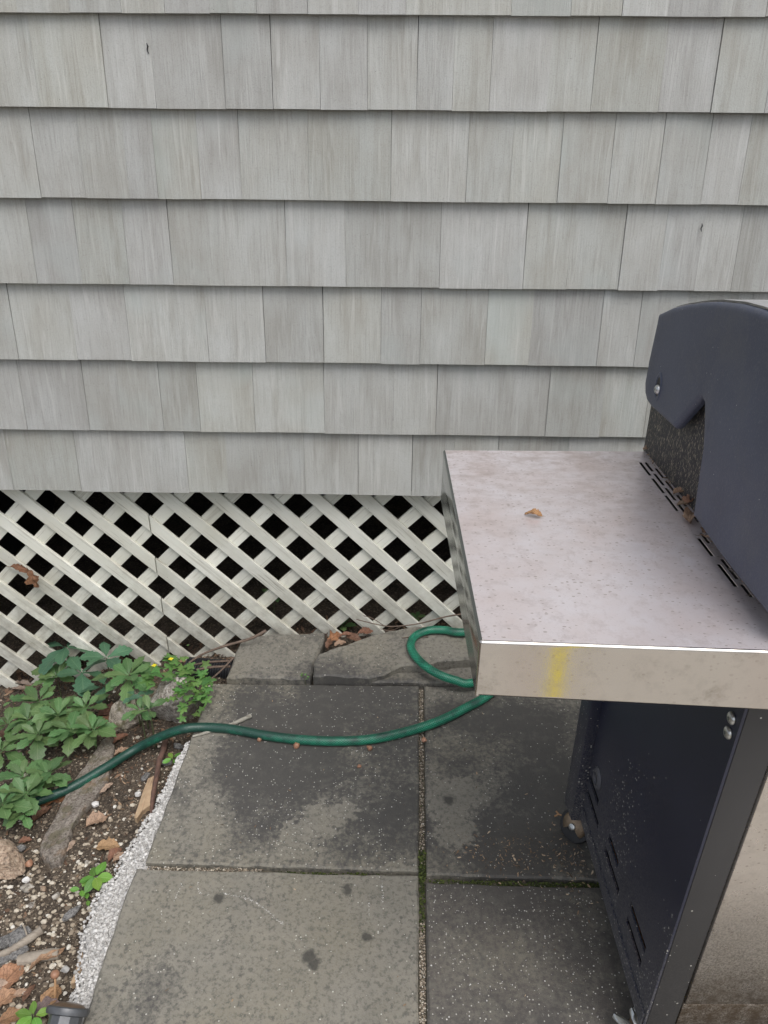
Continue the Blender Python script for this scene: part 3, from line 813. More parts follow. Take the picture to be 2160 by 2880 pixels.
# ------------------------------------------------------------------ grill
GO = Vector((.427, -.95, 0))
grill = empty('gas_grill', GO, (0, 0, .02))
tag(grill, 'dark navy gas grill with stained steel side shelf standing on the patio', 'grill')
def yf(z): return -.190-.0435*z
def yb_(z): return .268-.044*z

def plate(name, ub, vb, holes, fn, thick, mat, parent):
    """grid plate with rectangular holes; fn(u,v)->point; thick = offset vector"""
    bm = bmesh.new(); vs = {}
    def gv(i, j):
        if (i, j) not in vs: vs[i, j] = bm.verts.new(fn(ub[i], vb[j]))
        return vs[i, j]
    for i in range(len(ub)-1):
        for j in range(len(vb)-1):
            cu, cv = (ub[i]+ub[i+1])/2, (vb[j]+vb[j+1])/2
            if any(a < cu < b and c < cv < d for a, b, c, d in holes): continue
            bm.faces.new((gv(i, j), gv(i+1, j), gv(i+1, j+1), gv(i, j+1)))
    r = bmesh.ops.extrude_face_region(bm, geom=list(bm.faces))
    for v in r['geom']:
        if isinstance(v, bmesh.types.BMVert): v.co += Vector(thick)
    return bm_obj(name, bm, mat, parent)

# left side panel with vent slots (u = y, v = z; edges lean a little)
sl_y = [(.166, .242), (.022, .086), (-.142, -.058), (.145, .243), (-.004, .092), (-.140, -.057)]
holes = [(a, b, .2020, .2190) if i < 3 else (a, b, .1610, .1780) for i, (a, b) in enumerate(sl_y)]
ub = sorted({-.21, .26} | {round(v, 4) for h in holes for v in h[:2]}); vb = sorted({.085, .87} | {.1610, .1780, .2020, .2190, .5})
def panel_fn(u, v):
    t = (u+.21)/.47; return (0, yf(v)*(1-t)+yb_(v)*t if t in (0.0, 1.0) else u, v)
pan = plate('side_panel', ub, vb, holes, panel_fn, (.004, 0, 0), M['paint'], grill)
ks = prism_yz('kick_flange', [(yf(.086)+.004, .083), (yb_(.086)-.002, .083), (yb_(.12)-.002, .118), (yf(.12)+.004, .118)], -.0035, -.0004, M['paint'], pan)
bm = bmesh.new()   # grommet ring
for k in range(24):
    a0, a1 = 2*PI*k/24, 2*PI*(k+1)/24
    R0 = [(-.0005, .022), (-.006, .018), (-.006, .0125), (.003, .0105)]
    pr = [[bm.verts.new((x, .19+r*math.cos(a), .254+1.12*r*math.sin(a))) for x, r in R0] for a in (a0, a1)]
    for i in range(3): bm.faces.new((pr[0][i], pr[1][i], pr[1][i+1], pr[0][i+1]))
bmesh.ops.remove_doubles(bm, verts=bm.verts, dist=1e-5)
auto_smooth(bm_obj('grommet', bm, M['grommet'], pan), 60)
bm = bmesh.new(); bmesh.ops.create_circle(bm, cap_ends=True, radius=.0112, segments=20, matrix=Matrix.Translation((-.0008, .19, .254)) @ Matrix.Rotation(PI/2, 4, 'Y'))
bm_obj('hole_disc', bm, M['rubber_shade'], pan)  # flat black disc; the dark of the opening is its colour
def bolt(name, x, y, z, r, parent, mat=M['zinc'], dome=.35):
    bm = bmesh.new(); n = 16; prof = [(0, 1), (-.25*r, 1), (-.25*r-dome*r*.6, .8), (-.25*r-dome*r, .45)]
    rings = [[bm.verts.new((x+a, y+r*b*math.cos(2*PI*k/n), z+r*b*math.sin(2*PI*k/n))) for k in range(n)] for a, b in prof]
    for A, B in zip(rings, rings[1:]):
        for k in range(n): bm.faces.new((A[k], A[(k+1) % n], B[(k+1) % n], B[k]))
    # sunk cross drive
    r2 = [bm.verts.new((x-.25*r, y+r*.22*math.cos(2*PI*k/n), z+r*.22*math.sin(2*PI*k/n))) for k in range(n)]
    r1 = [bm.verts.new((x-.25*r-dome*r, y+r*.26*math.cos(2*PI*k/n), z+r*.26*math.sin(2*PI*k/n))) for k in range(n)]
    for A, B in ((rings[-1], r1), (r1, r2)):
        for k in range(n): bm.faces.new((A[k], A[(k+1) % n], B[(k+1) % n], B[k]))
    bm.faces.new(r2)
    return auto_smooth(bm_obj(name, bm, mat, parent), 45)
bolt('screw', -.0005, -.205, .769, .0085, pan); bolt('screw', -.0005, -.206, .746, .0085, pan)

# rear leg, sunk groove, braces
def lean(pts): return pts
prism_yz('rear_leg', [(.243, .074), (.307, .060), (.294, .86), (.236, .86)], -.022, .0165, M['paint'], grill, .003)
# front post and cart face
def front_strip(name, x0, x1, z0, z1, th, mat, off=0.0, bev=.0015):
    bm = bmesh.new(); vs = []
    for z in (z0, z1):
        for x, y in ((x0, yf(z)+off), (x1, yf(z)+off), (x1, yf(z)+off+th), (x0, yf(z)+off+th)): vs.append(bm.verts.new((x, y, z)))
    for f in ((0, 3, 2, 1), (4, 5, 6, 7), (0, 1, 5, 4), (1, 2, 6, 5), (2, 3, 7, 6), (3, 0, 4, 7)): bm.faces.new([vs[i] for i in f])
    bmesh.ops.recalc_face_normals(bm, faces=bm.faces); bevel(bm, bev, 2)
    return auto_smooth(bm_obj(name, bm, mat, grill))
front_strip('corner_post', .0045, .0525, .083, .865, .02, M['post'], -.0008)
front_strip('corner_post', .640, .688, .083, .865, .02, M['post'], -.0008)
d1 = front_strip('door', .0545, .345, .160, .846, .018, M['door'], -.004, .003)
d2 = front_strip('door', .348, .638, .160, .846, .018, M['door'], -.004, .003)
for dd, xh in ((d1, .315), (d2, .378)):
    bm = bmesh.new(); tube_bm(bm, catmull([(xh, yf(.8)-.004, .80), (xh, yf(.8)-.04, .79), (xh, yf(.5)-.04, .50), (xh, yf(.5)-.004, .49)], 5), .006, 10)
    auto_smooth(bm_obj('handle', bm, M['zinc'], dd), 60)
front_strip('bottom_rail', .0535, .639, .083, .157, .016, M['door'], -.002, .002)
box('cart_floor', .006, .684, -.175, .255, .086, .098, M['rubber_shade'], grill)  # black for the unlit cart interior, shade put into its colour
box('back_panel', .006, .684, .242, .25, .10, .86, M['rubber_shade'], grill)  # coloured black as well, to keep the slots in front dark
prism_yz('side_panel', [(yf(.085), .085), (yb_(.085), .085), (yb_(.87), .87), (yf(.87), .87)], .684, .688, M['paint'], grill)
prism_yz('rear_leg', [(.312, .072), (.368, .052), (.350, .86), (.300, .86)], .656, .692, M['paint'], grill, .003)
bm = bmesh.new(); tube_bm(bm, catmull([(.016, .10, .172), (.014, -.02, .174), (.012, -.10, .172), (.016, -.16, .150)], 6), .007, 8)
auto_smooth(bm_obj('gas_hose', bm, M['copper'], grill), 60)

# casters
def caster(x, y, rear):
    """hooded caster: black tilted wheel disc under a metal dome with the axle bolt in its middle"""
    sy = 1 if rear else -1
    ax = Vector((-.58, -.56*sy, .46)).normalized(); q = ax.to_track_quat('Z', 'Y').to_matrix().to_4x4()
    T = Matrix.Translation((x, y, .0345)) @ q
    def lat(name, prof, mat, parent, n=30):
        bm = bmesh.new(); rings = [[bm.verts.new(T @ Vector((r*math.cos(2*PI*k/n), r*math.sin(2*PI*k/n), z))) for k in range(n)] for r, z in prof]
        for A, B in zip(rings, rings[1:]):
            for k in range(n): bm.faces.new((A[k], A[(k+1) % n], B[(k+1) % n], B[k]))
        bm.faces.new(rings[0][::-1]); bm.faces.new(rings[-1])
        return auto_smooth(bm_obj(name, bm, mat, parent), 45)
    w = lat('caster', [(.028, -.022), (.036, -.020), (.0385, -.014), (.0385, -.006), (.036, -.001), (.030, .000)], M['rubber_shade'], grill)
    bm = bmesh.new(); rows = []                       # dome: covers the upper half of the disc
    m, n = 7, 18
    for i in range(m+1):
        a = PI/2*i/m; row = []
        for k in range(n+1):
            ph = -.25*PI + 1.5*PI*k/n
            row.append(bm.verts.new(T @ Vector((.030*math.cos(a)*math.cos(ph), .030*math.cos(a)*math.sin(ph)+.004, .001+.014*math.sin(a)))))
        rows.append(row)
    for A, B in zip(rows, rows[1:]):
        for k in range(n): bm.faces.new((A[k], A[k+1], B[k+1], B[k]))
    bmesh.ops.remove_doubles(bm, verts=bm.verts, dist=1e-5)
    auto_smooth(bm_obj('hood', bm, M['rustzinc'], w), 60)
    lat('axle_bolt', [(.008, .010), (.008, .0165), (.0065, .018), (.004, .0184), (.0036, .0155), (.0005, .0155)], M['zinc'], w, 18)
    bm = bmesh.new(); tube_bm(bm, catmull([(x-.006, y+.018*sy, .095), (x-.004, y+.014*sy, .070), (x+.002, y+.008*sy, .045)], 4), .012, 10)
    auto_smooth(bm_obj('stem', bm, M['rustzinc'], w), 60)
    return w
caster(-.004, .262, True); w2 = caster(.020, -.150, False); caster(.655, .262, True); caster(.655, -.150, False)
def lever(p0, p1, p2, wid, mat):
    bm = bmesh.new(); P = catmull([p0, p1, p2], 6); m = len(P)
    prev = None
    for i, q in enumerate(P):
        t = i/(m-1); w = wid*(.35+.9*math.sin(PI*min(1, .18+.75*t)))
        dirv = (P[min(i+1, m-1)]-P[max(i-1, 0)]).normalized(); sd_ = Vector((0, 0, 1)).cross(dirv).normalized()
        row = [bm.verts.new(q+sd_*w+Vector((0, 0, -.0015))), bm.verts.new(q+Vector((0, 0, .002))), bm.verts.new(q-sd_*w+Vector((0, 0, -.0015)))]
        if prev:
            for a in range(2): bm.faces.new((prev[a], prev[a+1], row[a+1], row[a]))
        prev = row
    r = bmesh.ops.extrude_face_region(bm, geom=list(bm.faces))
    for v in r['geom']:
        if isinstance(v, bmesh.types.BMVert): v.co.z -= .003
    return auto_smooth(bm_obj('brake_lever', bm, mat, w2), 60)
LG = lambda u, v, z: GP(u, v, z)-GO
a, b, c = LG(1372, 2235, .045), LG(1345, 2208, .052), LG(1322, 2190, .047)
lever(a, b, c, .0065, M['zinc'])
a, b, c = LG(1392, 2240, .055), LG(1372, 2205, .062), LG(1360, 2178, .064)
lever(a, b, c, .0055, M['zinc'])

# fire box, lid
fb = prism_yz('firebox', [(-.262, .90), (.272, .90), (.274, 1.02), (.24, 1.12), (-.262, 1.12)], .006, .682, M['firebox'], grill, .003)
for (y, z) in ((-.006+.0, 1.02), (.004, .993), (-.012, .968)):
    bm = bmesh.new(); bmesh.ops.create_circle(bm, cap_ends=True, radius=.0032, segments=12, matrix=Matrix.Translation((.0052, y+.02, z+.012)) @ Matrix.Rotation(PI/2, 4, 'Y'))
    bm_obj('air_hole_disc', bm, M['rubber_shade'], fb)  # black discs on the plate paint the dark of the holes
lid = empty('lid'); lid.parent = grill
CAPP = [(.244, 1.176), (.197, 1.195), (.152, 1.2085), (.092, 1.224), (.05, 1.233), (-.013, 1.243), (-.06, 1.247), (-.095, 1.249), (-.15, 1.243), (-.20, 1.224), (-.245, 1.180), (-.272, 1.11), (-.285, 1.03), (-.287, .963),
        (-.15, .962), (-.028, .964), (-.021, 1.04), (-.002, 1.078), (.020, 1.106), (.032, 1.1095), (.039, 1.105), (.098, 1.044), (.1045, 1.0395), (.214, 1.036), (.232, 1.038), (.246, 1.046), (.255, 1.062), (.254, 1.10)]
def cap_mesh(x0, x1, name, sgn):
    o = prism_yz(name, CAPP, x0, x1, M['cap'], lid, .0052, 4)
    return o
def bulged_cap():
    ol = dense(CAPP, .012, 0, random.Random(1)); n = len(ol); bm = bmesh.new(); rows = []
    c0 = (0.0, 1.18); R = .0085
    def bul(y, z): return .0065*smooth(.06, -.16, y)*smooth(1.24, 1.02, z) + .004*smooth(.03, -.02, y)*smooth(1.19, 1.09, z)
    spec = [(0, .013, 0)] + [(R*(1-math.cos(a)), R*(1-math.sin(a)), 0) for a in (0, .35, .75, 1.15, PI/2)]
    base = ol
    for d, dx, f in spec:
        q = inset_ring(ol, d) if d else ol
        rows.append([bm.verts.new((-.018+dx-bul(*p)*(1 if dx < .012 else .6), p[0], p[1])) for p in q]); base = q
    for f in (.06, .14, .24, .36, .5, .65, .8, .93):
        rows.append([bm.verts.new((-.018-bul(p[0]+(c0[0]-p[0])*f, p[1]+(c0[1]-p[1])*f), p[0]+(c0[0]-p[0])*f, p[1]+(c0[1]-p[1])*f)) for p in base])
    for A, B in zip(rows, rows[1:]):
        for i in range(n): bm.faces.new((A[i], A[(i+1) % n], B[(i+1) % n], B[i]))
    bm.faces.new(rows[-1]); bm.faces.new(rows[0][::-1])
    return auto_smooth(bm_obj('lid_end_cap', bm, M['cap'], lid), 50)
lc = bulged_cap()
cap_mesh(.664, .704, 'lid_end_cap', -1)
SH = [p for p in CAPP[:14]]
bm = bmesh.new()
sh = [(y*.985, z+.0030) for y, z in SH]; ins = inset_ring(sh + [(.24, .97)], .004)
A = [bm.verts.new((-.0075, y, z)) for y, z in sh]; B = [bm.verts.new((.6635, y, z)) for y, z in sh]
for i in range(len(sh)-1): bm.faces.new((A[i], A[i+1], B[i+1], B[i]))
auto_smooth(bm_obj('lid_shell', bm, M['lidsteel'], lid), 40)
bm = bmesh.new(); tube_bm(bm, [(.10, -.335, 1.06), (.58, -.335, 1.06)], .012, 12)
for xx in (.12, .56): tube_bm(bm, [(xx, -.335, 1.06), (xx, -.27, 1.05)], .009, 10)
auto_smooth(bm_obj('lid_handle', bm, M['zinc'], lid), 50)
# recessed hinge bolt on the cap
bm = bmesh.new(); n = 20
prof = [(-.0181, .0165), (-.0195, .0150), (-.0195, .0125), (-.0183, .0105)]
rings = [[bm.verts.new((a, .190+r*.78*math.cos(2*PI*k/n), 1.076+r*1.45*math.sin(2*PI*k/n))) for k in range(n)] for a, r in prof]
for A_, B_ in zip(rings, rings[1:]):
    for k in range(n): bm.faces.new((A_[k], A_[(k+1) % n], B_[(k+1) % n], B_[k]))
auto_smooth(bm_obj('bolt_recess', bm, M['cap'], lc), 60)
bm = bmesh.new(); bmesh.ops.create_circle(bm, cap_ends=True, radius=.0105, segments=20, matrix=Matrix.Translation((-.0184, .190, 1.076)) @ Matrix.Rotation(PI/2, 4, 'Y') @ Matrix.Diagonal((1.45, .78, 1, 1)))
bm_obj('bolt_hole_disc', bm, M['rubber_shade'], lc)  # black disc painting the shade inside the recess
bolt('hinge_bolt', -.0188, .186, 1.073, .0074, lc, M['zinc'], .5)
box('control_panel', .0, .686, -.292, -.222, .858, .952, M['skirt'], grill, .004, 3)

# side shelf: folded sheet, open below, slots along the grill
shelf = empty('side_shelf'); shelf.parent = grill
XL, XS = -.3385, -.030          # left end, start of the slotted strip
YB = .262; ZT = .940
def yfr(x): t = (x-XL)/.34; return -.279-.017*t
bm = bmesh.new(); bw = .0035
cols = [XL+(XS-XL)*i/10 for i in range(11)]
# top sheet with rolled edges: profile along front and left handled by strips
def shelf_z(x, y): return ZT
N_ = 5
def roll(k): a = PI/2*k/N_; return bw*(1-math.sin(a)), bw*(1-math.cos(a))
tv = [[bm.verts.new((x if i else XL+bw, y, ZT)) for i, x in enumerate(cols)] for y in (0, )]
bm.free()
top = plate('shelf_top', [XL+bw]+[XL+(XS-XL)*i/8 for i in range(1, 9)], [0, .25, .5, .75, 1], [], lambda u, v: (u, (yfr(u)+bw)*(1-v)+(YB-.002)*v, ZT), (0, 0, -.0012), M['shelf'], shelf)
# slotted strip
rowsx = [(-.0195, -.0145), (-.0105, -.0055), (-.0015, .0035)]
sh_holes = []
yslots = [[.214, .160, .150, .095, .088, .035, -.046, -.094, -.113, -.167], [.214, .176, .168, .123, .115, .07, .062, .02, -.030, -.06, -.10, -.15, -.16, -.19], [.19, .15, .14, .10, .09, .05, .04, 0, -.02, -.06, -.08, -.12]]
for (a, b), ys in zip(rowsx, yslots):
    for k in range(0, len(ys)-1, 2): sh_holes.append((a, b, ys[k+1], ys[k]))
ub = sorted({XS, .0105} | {v for r in rowsx for v in r}); vb = sorted({-1.0, YB-.002} | {y for r in yslots for y in r})
plate('slotted_strip', ub, vb, sh_holes, lambda u, v: (u, yfr(u)+bw if v == -1.0 else v, ZT), (0, 0, -.0012), M['shelf'], shelf)
box('slot_backing', XS, .0105, -.28, YB-.003, .915, .917, M['rubber_shade'], shelf)  # black sheet under the slots so they show dark
# front skirt
bm = bmesh.new(); prev = None
xs_ = [XL+bw+(.012-XL-bw)*i/14 for i in range(15)]
for x in xs_:
    yy = yfr(x); zb = .866-.006*(x-XL)/.34
    prof = [(yy+bw, ZT)] + [(yy+roll(k)[0], ZT-roll(k)[1]) for k in range(1, N_+1)] + [(yy, ZT-bw-.0012), (yy, ZT-.03), (yy, zb+.0045), (yy, zb+.003), (yy+.002, zb), (yy+.012, zb), (yy+.012, zb+.001)]
    row = [bm.verts.new((x, a, b)) for a, b in prof]
    if prev:
        for i in range(len(row)-1): bm.faces.new((prev[i], row[i], row[i+1], prev[i+1]))
    prev = row
auto_smooth(bm_obj('front_skirt', bm, M['skirt'], shelf), 60)
# end skirt
bm = bmesh.new(); prev = None
for i in range(9):
    t = i/8; y = (yfr(XL)+bw)*(1-t)+(YB-.002)*t; zb = .866-.022*t
    prof = [(XL+bw, ZT)] + [(XL+roll(k)[0], ZT-roll(k)[1]) for k in range(1, N_+1)] + [(XL, ZT-.03), (XL, zb+.002), (XL+.002, zb), (XL+.012, zb)]
    row = [bm.verts.new((a, y, b)) for a, b in prof]
    if prev:
        for k in range(len(row)-1): bm.faces.new((prev[k], row[k], row[k+1], prev[k+1]))
    prev = row
auto_smooth(bm_obj('end_skirt', bm, M['sideskirt'], shelf), 60)
# corner patch
bm = bmesh.new(); rows_ = []
yy0 = yfr(XL)
for j in range(7):
    a = PI/2*j/6; cx_, cyy = XL+bw, yy0+bw
    ring = [(cx_-bw*math.sin(PI/2*k/N_)*math.cos(a), cyy-bw*math.sin(PI/2*k/N_)*math.sin(a), ZT-bw*(1-math.cos(PI/2*k/N_))) for k in range(N_+1)] + [(cx_-bw*math.cos(a), cyy-bw*math.sin(a), .866)]
    rows_.append([bm.verts.new(p) for p in ring])
for A_, B_ in zip(rows_, rows_[1:]):
    for k in range(N_+1): bm.faces.new((A_[k], A_[k+1], B_[k+1], B_[k]))
bmesh.ops.remove_doubles(bm, verts=bm.verts, dist=1e-6)
auto_smooth(bm_obj('corner', bm, M['skirt'], shelf), 60)
# back skirt
box('back_skirt', XL+.003, .010, YB-.002, YB, .86, ZT-.001, M['sideskirt'], shelf)

# unseen yellow ribbon, added for the streak it mirrors in the shelf front
stk = box('ribbon', .322, .349, -1.981, -1.980, -.003, 1.15, M['yellow'])
tag(stk, 'unseen upright yellow ribbon added to mirror as a streak in the steel shelf front', 'ribbon')

# ------------------------------------------------------------------ garden hose
HR = .0122
hp = []
for (u, v, kind) in [(-40, 1765, 's'), (28, 1752, 's'), (80, 1731, 's'), (150, 1703, 's'), (220, 1663, 's'), (295, 1617, 's'), (350, 1590, 'm'), (395, 1575, 'm'), (440, 1571, 'p'), (500, 1575, 'p'), (570, 1588, 'p'), (640, 1597, 'p'), (720, 1601, 'p'), (800, 1597, 'p'), (880, 1580, 'p'), (950, 1557, 'p'), (1010, 1527, 'p'), (1050, 1505, 'p')]:
    if kind == 's': hp.append(SP(u, v, .012+HR))
    elif kind == 'm': hp.append(GP(u, v, {350: -.025, 395: .004}[u]+HR))
    else: hp.append(GP(u, v, HR+.001))
hp += [Vector((.325, -.175, HR+.010)), Vector((.385, -.105, HR+.026)), Vector((.37, -.045, HR+.040)), Vector((.30, .005, HR+.050))]
for (u, v, z) in [(990, 1366, .050), (960, 1361, .048), (925, 1362, .047), (897, 1374, .044), (887, 1394, .041), (897, 1417, .039), (923, 1442, .037), (955, 1460, .032), (985, 1470, .024), (1015, 1476, .018)]:
    hp.append(GP(u, v, z+HR))
hp += [Vector((.30, -.150, HR+.016)), Vector((.365, -.125, HR+.052)), Vector((.47, -.13, HR+.045)), Vector((.62, -.10, HR+.050)), Vector((.80, -.07, HR+.05))]
path = catmull(hp, 7)
bm = bmesh.new(); uvl = bm.loops.layers.uv.new('UVMap'); n = 14
rings = tube_bm(bm, path, HR, n, True)
idx = {}; acc = [0.0]
for a, b in zip(path, path[1:]): acc.append(acc[-1]+(b-a).length)
for i, r in enumerate(rings):
    for k, v in enumerate(r): idx[v] = (i, k)
for f in bm.faces:
    ks = [idx[l.vert][1] for l in f.loops]; wrap = max(ks)-min(ks) > n/2
    for l in f.loops:
        i, k = idx[l.vert]
        if wrap and k < n/2: k += n
        l[uvl].uv = (k/n*12, acc[i]/.0074)
hose = auto_smooth(bm_obj('garden_hose', bm, M['hose']), 80)
tag(hose, 'dark green braided garden hose looping across soil and slabs', 'hose')

# ------------------------------------------------------------------ rocks
def rock(name, c, dims, rot, mat, seed, label, amp=.34, sub=5, cut=None, group=None, freq=1.6):
    bm = bmesh.new(); bmesh.ops.create_icosphere(bm, subdivisions=sub, radius=1)
    o_ = Vector((seed*3.1, seed*1.7, seed*.9)); rr = random.Random(seed)
    planes = [(Vector((rr.uniform(-1, 1), rr.uniform(-1, 1), rr.uniform(-1, 1))).normalized(), rr.uniform(.58, .85)) for _ in range(9)]
    for v in bm.verts:
        p = v.co.copy()
        for nrm, d in planes:                 # chop flat faces, as broken stone has
            k = p.dot(nrm)
            if k > d: p -= nrm*(k-d)*.97
        p *= 1+amp*.5*mn.noise(v.co*freq+o_)+.08*mn.noise(v.co*4+o_)+.035*mn.noise(v.co*10+o_)+.016*mn.noise(v.co*24+o_)
        v.co = Vector((p.x*dims[0], p.y*dims[1], p.z*dims[2]))
    o = auto_smooth(bm_obj(name, bm, mat), 50); o.location = c; o.rotation_euler = rot
    return tag(o, label, 'rock', group)
rock('rock', SP(391, 1520, .035), (.078, .080, .118), (.25, .1, .3), M['rock_pale'], 4, 'big pale speckled granite rock against the slab corner, behind the hose')
rock('rock', SP(294, 1534, .022), (.085, .062, .062), (.1, -.25, .75), M['rock_moss'], 9, 'mossy rust-stained rock left of the big pale granite one')
rock('rock', SP(*((1240/4.1475)/KK, (1700+1615/4.1475)/KK), .0), (.022, .02, .018), (0, .2, .9), M['rock_flat'], 12, 'small round brown stone beside the mossy rock')
rock('rock', SP(12, 1862, .022), (.060, .045, .034), (.1, .2, -.5), M['rock_tan'], 15, 'tan block of sandstone at the left edge of the soil')
# long flat stone under the hose
zpx = [(1180, 130), (1330, 170), (1300, 380), (1255, 580), (1050, 850), (870, 1080), (790, 1330), (705, 1520), (590, 1560), (490, 1480), (450, 1400), (490, 1260), (570, 1110), (720, 820), (830, 600), (1000, 390)]
out = [SP(x/4.1475/KK, (2050+y/4.1475)/KK, .020) for x, y in zpx]
zmean = sum(p.z for p in out)/len(out)
gx = sum((p.x-out[0].x)*(p.z-out[0].z) for p in out); 
A_ = np.array([[p.x, p.y, 1] for p in out]); cf = np.linalg.lstsq(A_, np.array([p.z for p in out]), rcond=None)[0]
rq = random.Random(5)
ol = dense([(p.x, p.y) for p in out], .010, .0018, rq)
sa = SP(*((600/4.1475)/KK, (2050+1480/4.1475)/KK), .02); sb = SP(*((1235/4.1475)/KK, (2050+200/4.1475)/KK), .02)
sa = Vector((sa.x, sa.y)); sb = Vector((sb.x, sb.y)); sdv = sb-sa
def spine(p):
    t = min(1, max(0, (Vector(p)-sa).dot(sdv)/sdv.length_squared)); return sa+sdv*t
bm = bmesh.new(); n = len(ol); rr_ = []
for k_, (f, dz) in enumerate([(0, -.04), (0, -.010), (.02, -.003), (.07, .0), (.2, .001), (.33, .0012), (.46, .0014), (.6, .001), (.75, .001), (.9, .001), (1, .001)]):
    row = []
    for p in ol:
        c = spine(p); q = Vector(p).lerp(c, f)
        side = (Vector(p)-c).dot(Vector((-sdv.y, sdv.x)).normalized())
        z = cf[0]*q.x+cf[1]*q.y+cf[2]+dz
        if k_ > 1:
            z += .0040*mn.noise(Vector((q.x*22, q.y*22, 4)))+.0022*mn.noise(Vector((q.x*60, q.y*60, 8)))
            d_ = (q-c).dot(Vector((-sdv.y, sdv.x)).normalized())+.008*mn.noise(Vector((q.x*18, q.y*18, 2)))   # a split layer along the length
            z += (-.0055 if d_ > .012 else 0) + (-.0045 if .0085 < d_ < .012 else 0) + (-.004 if d_ < -.022 else 0)
        row.append(bm.verts.new((q.x, q.y, z)))
    rr_.append(row)
for A_, B_ in zip(rr_, rr_[1:]):
    for i in range(n): bm.faces.new((A_[i], A_[(i+1) % n], B_[(i+1) % n], B_[i]))
bmesh.ops.remove_doubles(bm, verts=bm.verts, dist=1e-5)
fs = auto_smooth(bm_obj('flat_stone', bm, M['rock_flat']), 28)
tag(fs, 'long flat brown stone lying in the soil under the hose', 'stone')

# slate chips and pebbles one can pick out
def chip(u, v, dims, rz, label, seed, mat=M['slate'], name='slate_chip', cat='stone chip', h=.006, tilt=.2):
    r = random.Random(seed); k = 9
    pts = [(dims[0]*(.75+.35*r.random())*math.cos(2*PI*i/k), dims[1]*(.75+.35*r.random())*math.sin(2*PI*i/k)) for i in range(k)]
    bm = slab_bm(pts, dims[2], -dims[2], dims[2]*.6)
    o = auto_smooth(bm_obj(name, bm, mat), 30); o.location = SP(u, v, h); o.rotation_euler = (r.uniform(-tilt, tilt), r.uniform(-tilt, tilt), rz)
    return tag(o, label, cat)
z5 = lambda x, y: (x/3.456/KK, (2400+y/3.456)/KK)
z4 = lambda x, y: ((200+x/4.1475)/KK, (2050+y/4.1475)/KK)
z3 = lambda x, y: (x/4.1475/KK, (2050+y/4.1475)/KK)
z1 = lambda x, y: (x/4.1475/KK, (1700+y/4.1475)/KK)
z2 = lambda x, y: ((300+x/4.1475)/KK, (1700+y/4.1475)/KK)
chip(*z5(200, 830), (.030, .020, .003), .9, 'largest grey slate chip leaning behind the thin grey stick', 1)
chip(*z5(115, 820), (.026, .011, .003), 1.2, 'dark narrow slate chip left of the largest chip', 2)
chip(*z5(55, 850), (.020, .016, .003), .8, 'pale grey slate chip at the left edge above the stick', 3)
chip(*z5(190, 960), (.020, .013, .003), .9, 'grey slate chip between the two sticks', 4)
chip(*z5(35, 1035), (.022, .010, .003), .7, 'slate chip at the left edge below the thin stick', 5)
chip(*z5(690, 585), (.024, .009, .0025), .9, 'slender slate chip on bare soil left of the mortar', 6)
chip(*z4(862, 560), (.018, .010, .003), 1.3, 'grey slate chip at the top of the split wood', 7)
chip(*z4(1120, 390), (.018, .009, .004), .2, 'dark slate chip under the small seedling by the patio', 8)
chip(*z4(1250, 200), (.016, .010, .003), -.3, 'grey slate chip beside the slab edge below the hose', 9)
chip(*z3(230, 1395), (.015, .010, .003), .4, 'grey chip right of the tan sandstone block', 10)
chip(*z3(1110, 875), (.010, .008, .005), .4, 'white quartz chip beside the long flat stone', 11, M['grit'], 'quartz_chip', 'stone chip')
chip(*z3(1610, 755), (.008, .006, .005), .4, 'white quartz chip left of the split wood', 12, M['grit'], 'quartz_chip', 'stone chip')
for i, (x, y, s, lab) in enumerate([(265, 335, .016, 'pale yellowish lump of stone in the lower soil'), (255, 260, .010, 'white round pebble above the pale yellowish lump'), (540, 420, .012, 'cream pebble in the gravelly soil left of the seedling'), (310, 505, .011, 'cream pebble below the pale yellowish lump'),
                                   (205, 520, .009, 'small buff pebble left of the cream pebble'), (850, 90, .009, 'pale pebble by the tan dead leaves'), (955, 125, .010, 'pale pebble just above the lower seedling'), (420, 350, .011, 'long buff pebble right of the pale yellowish lump'), (1000, 330, .011, 'white crumb of mortar beside the lower seedling'), (640, 1130, .010, 'white crumb on soil right of the twisted leaf')]):
    o = rock('pebble', SP(*z5(x, y), .003), (s, s*.75, s*.6), (i, .3*i, i*.7), M['rock_tan'] if i in (4, 7) else M['grit'] if i in (1, 8, 9) else M['rock_pale'], 30+i, lab, .3, 3)
    o['category'] = 'pebble'

# ------------------------------------------------------------------ soil crumbs and litter (uncountable)
def in_bed(x, y):
    return x < interp(mo_out, y)-.002 if -1.3 < y < -.4 else x < -.53 if y < -.18 else x < -.48
def peb(r):
    for _ in range(20):
        x = -.5-.95*r.random(); y = -1.4+1.42*r.random()
        dens = (.16+.84*smooth(-.45, -.95, y))*smooth(-.45, -.02, mn.noise(Vector((x*5, y*5, 2)))+.35*smooth(-.5, -1., y))
        if in_bed(x, y) and r.random() < dens: return (x, y, zsoil_n(x, y)+.0008)
    return None
clumps('gravel', 15000, peb, .0010, .0070, M['pebble'], None, .7, 1, 33, 'buff gravel crumbs strewn over the bare soil')
def pebf(r):
    for _ in range(20):
        x = -.5-.95*r.random(); y = -1.4+1.42*r.random()
        if in_bed(x, y): return (x, y, zsoil_n(x, y)+.0006)
    return None
clumps('soil_crumbs', 17000, pebf, .0009, .0036, M['crumb'], None, .8, 0, 34, 'dark and buff soil crumbs over the bed')

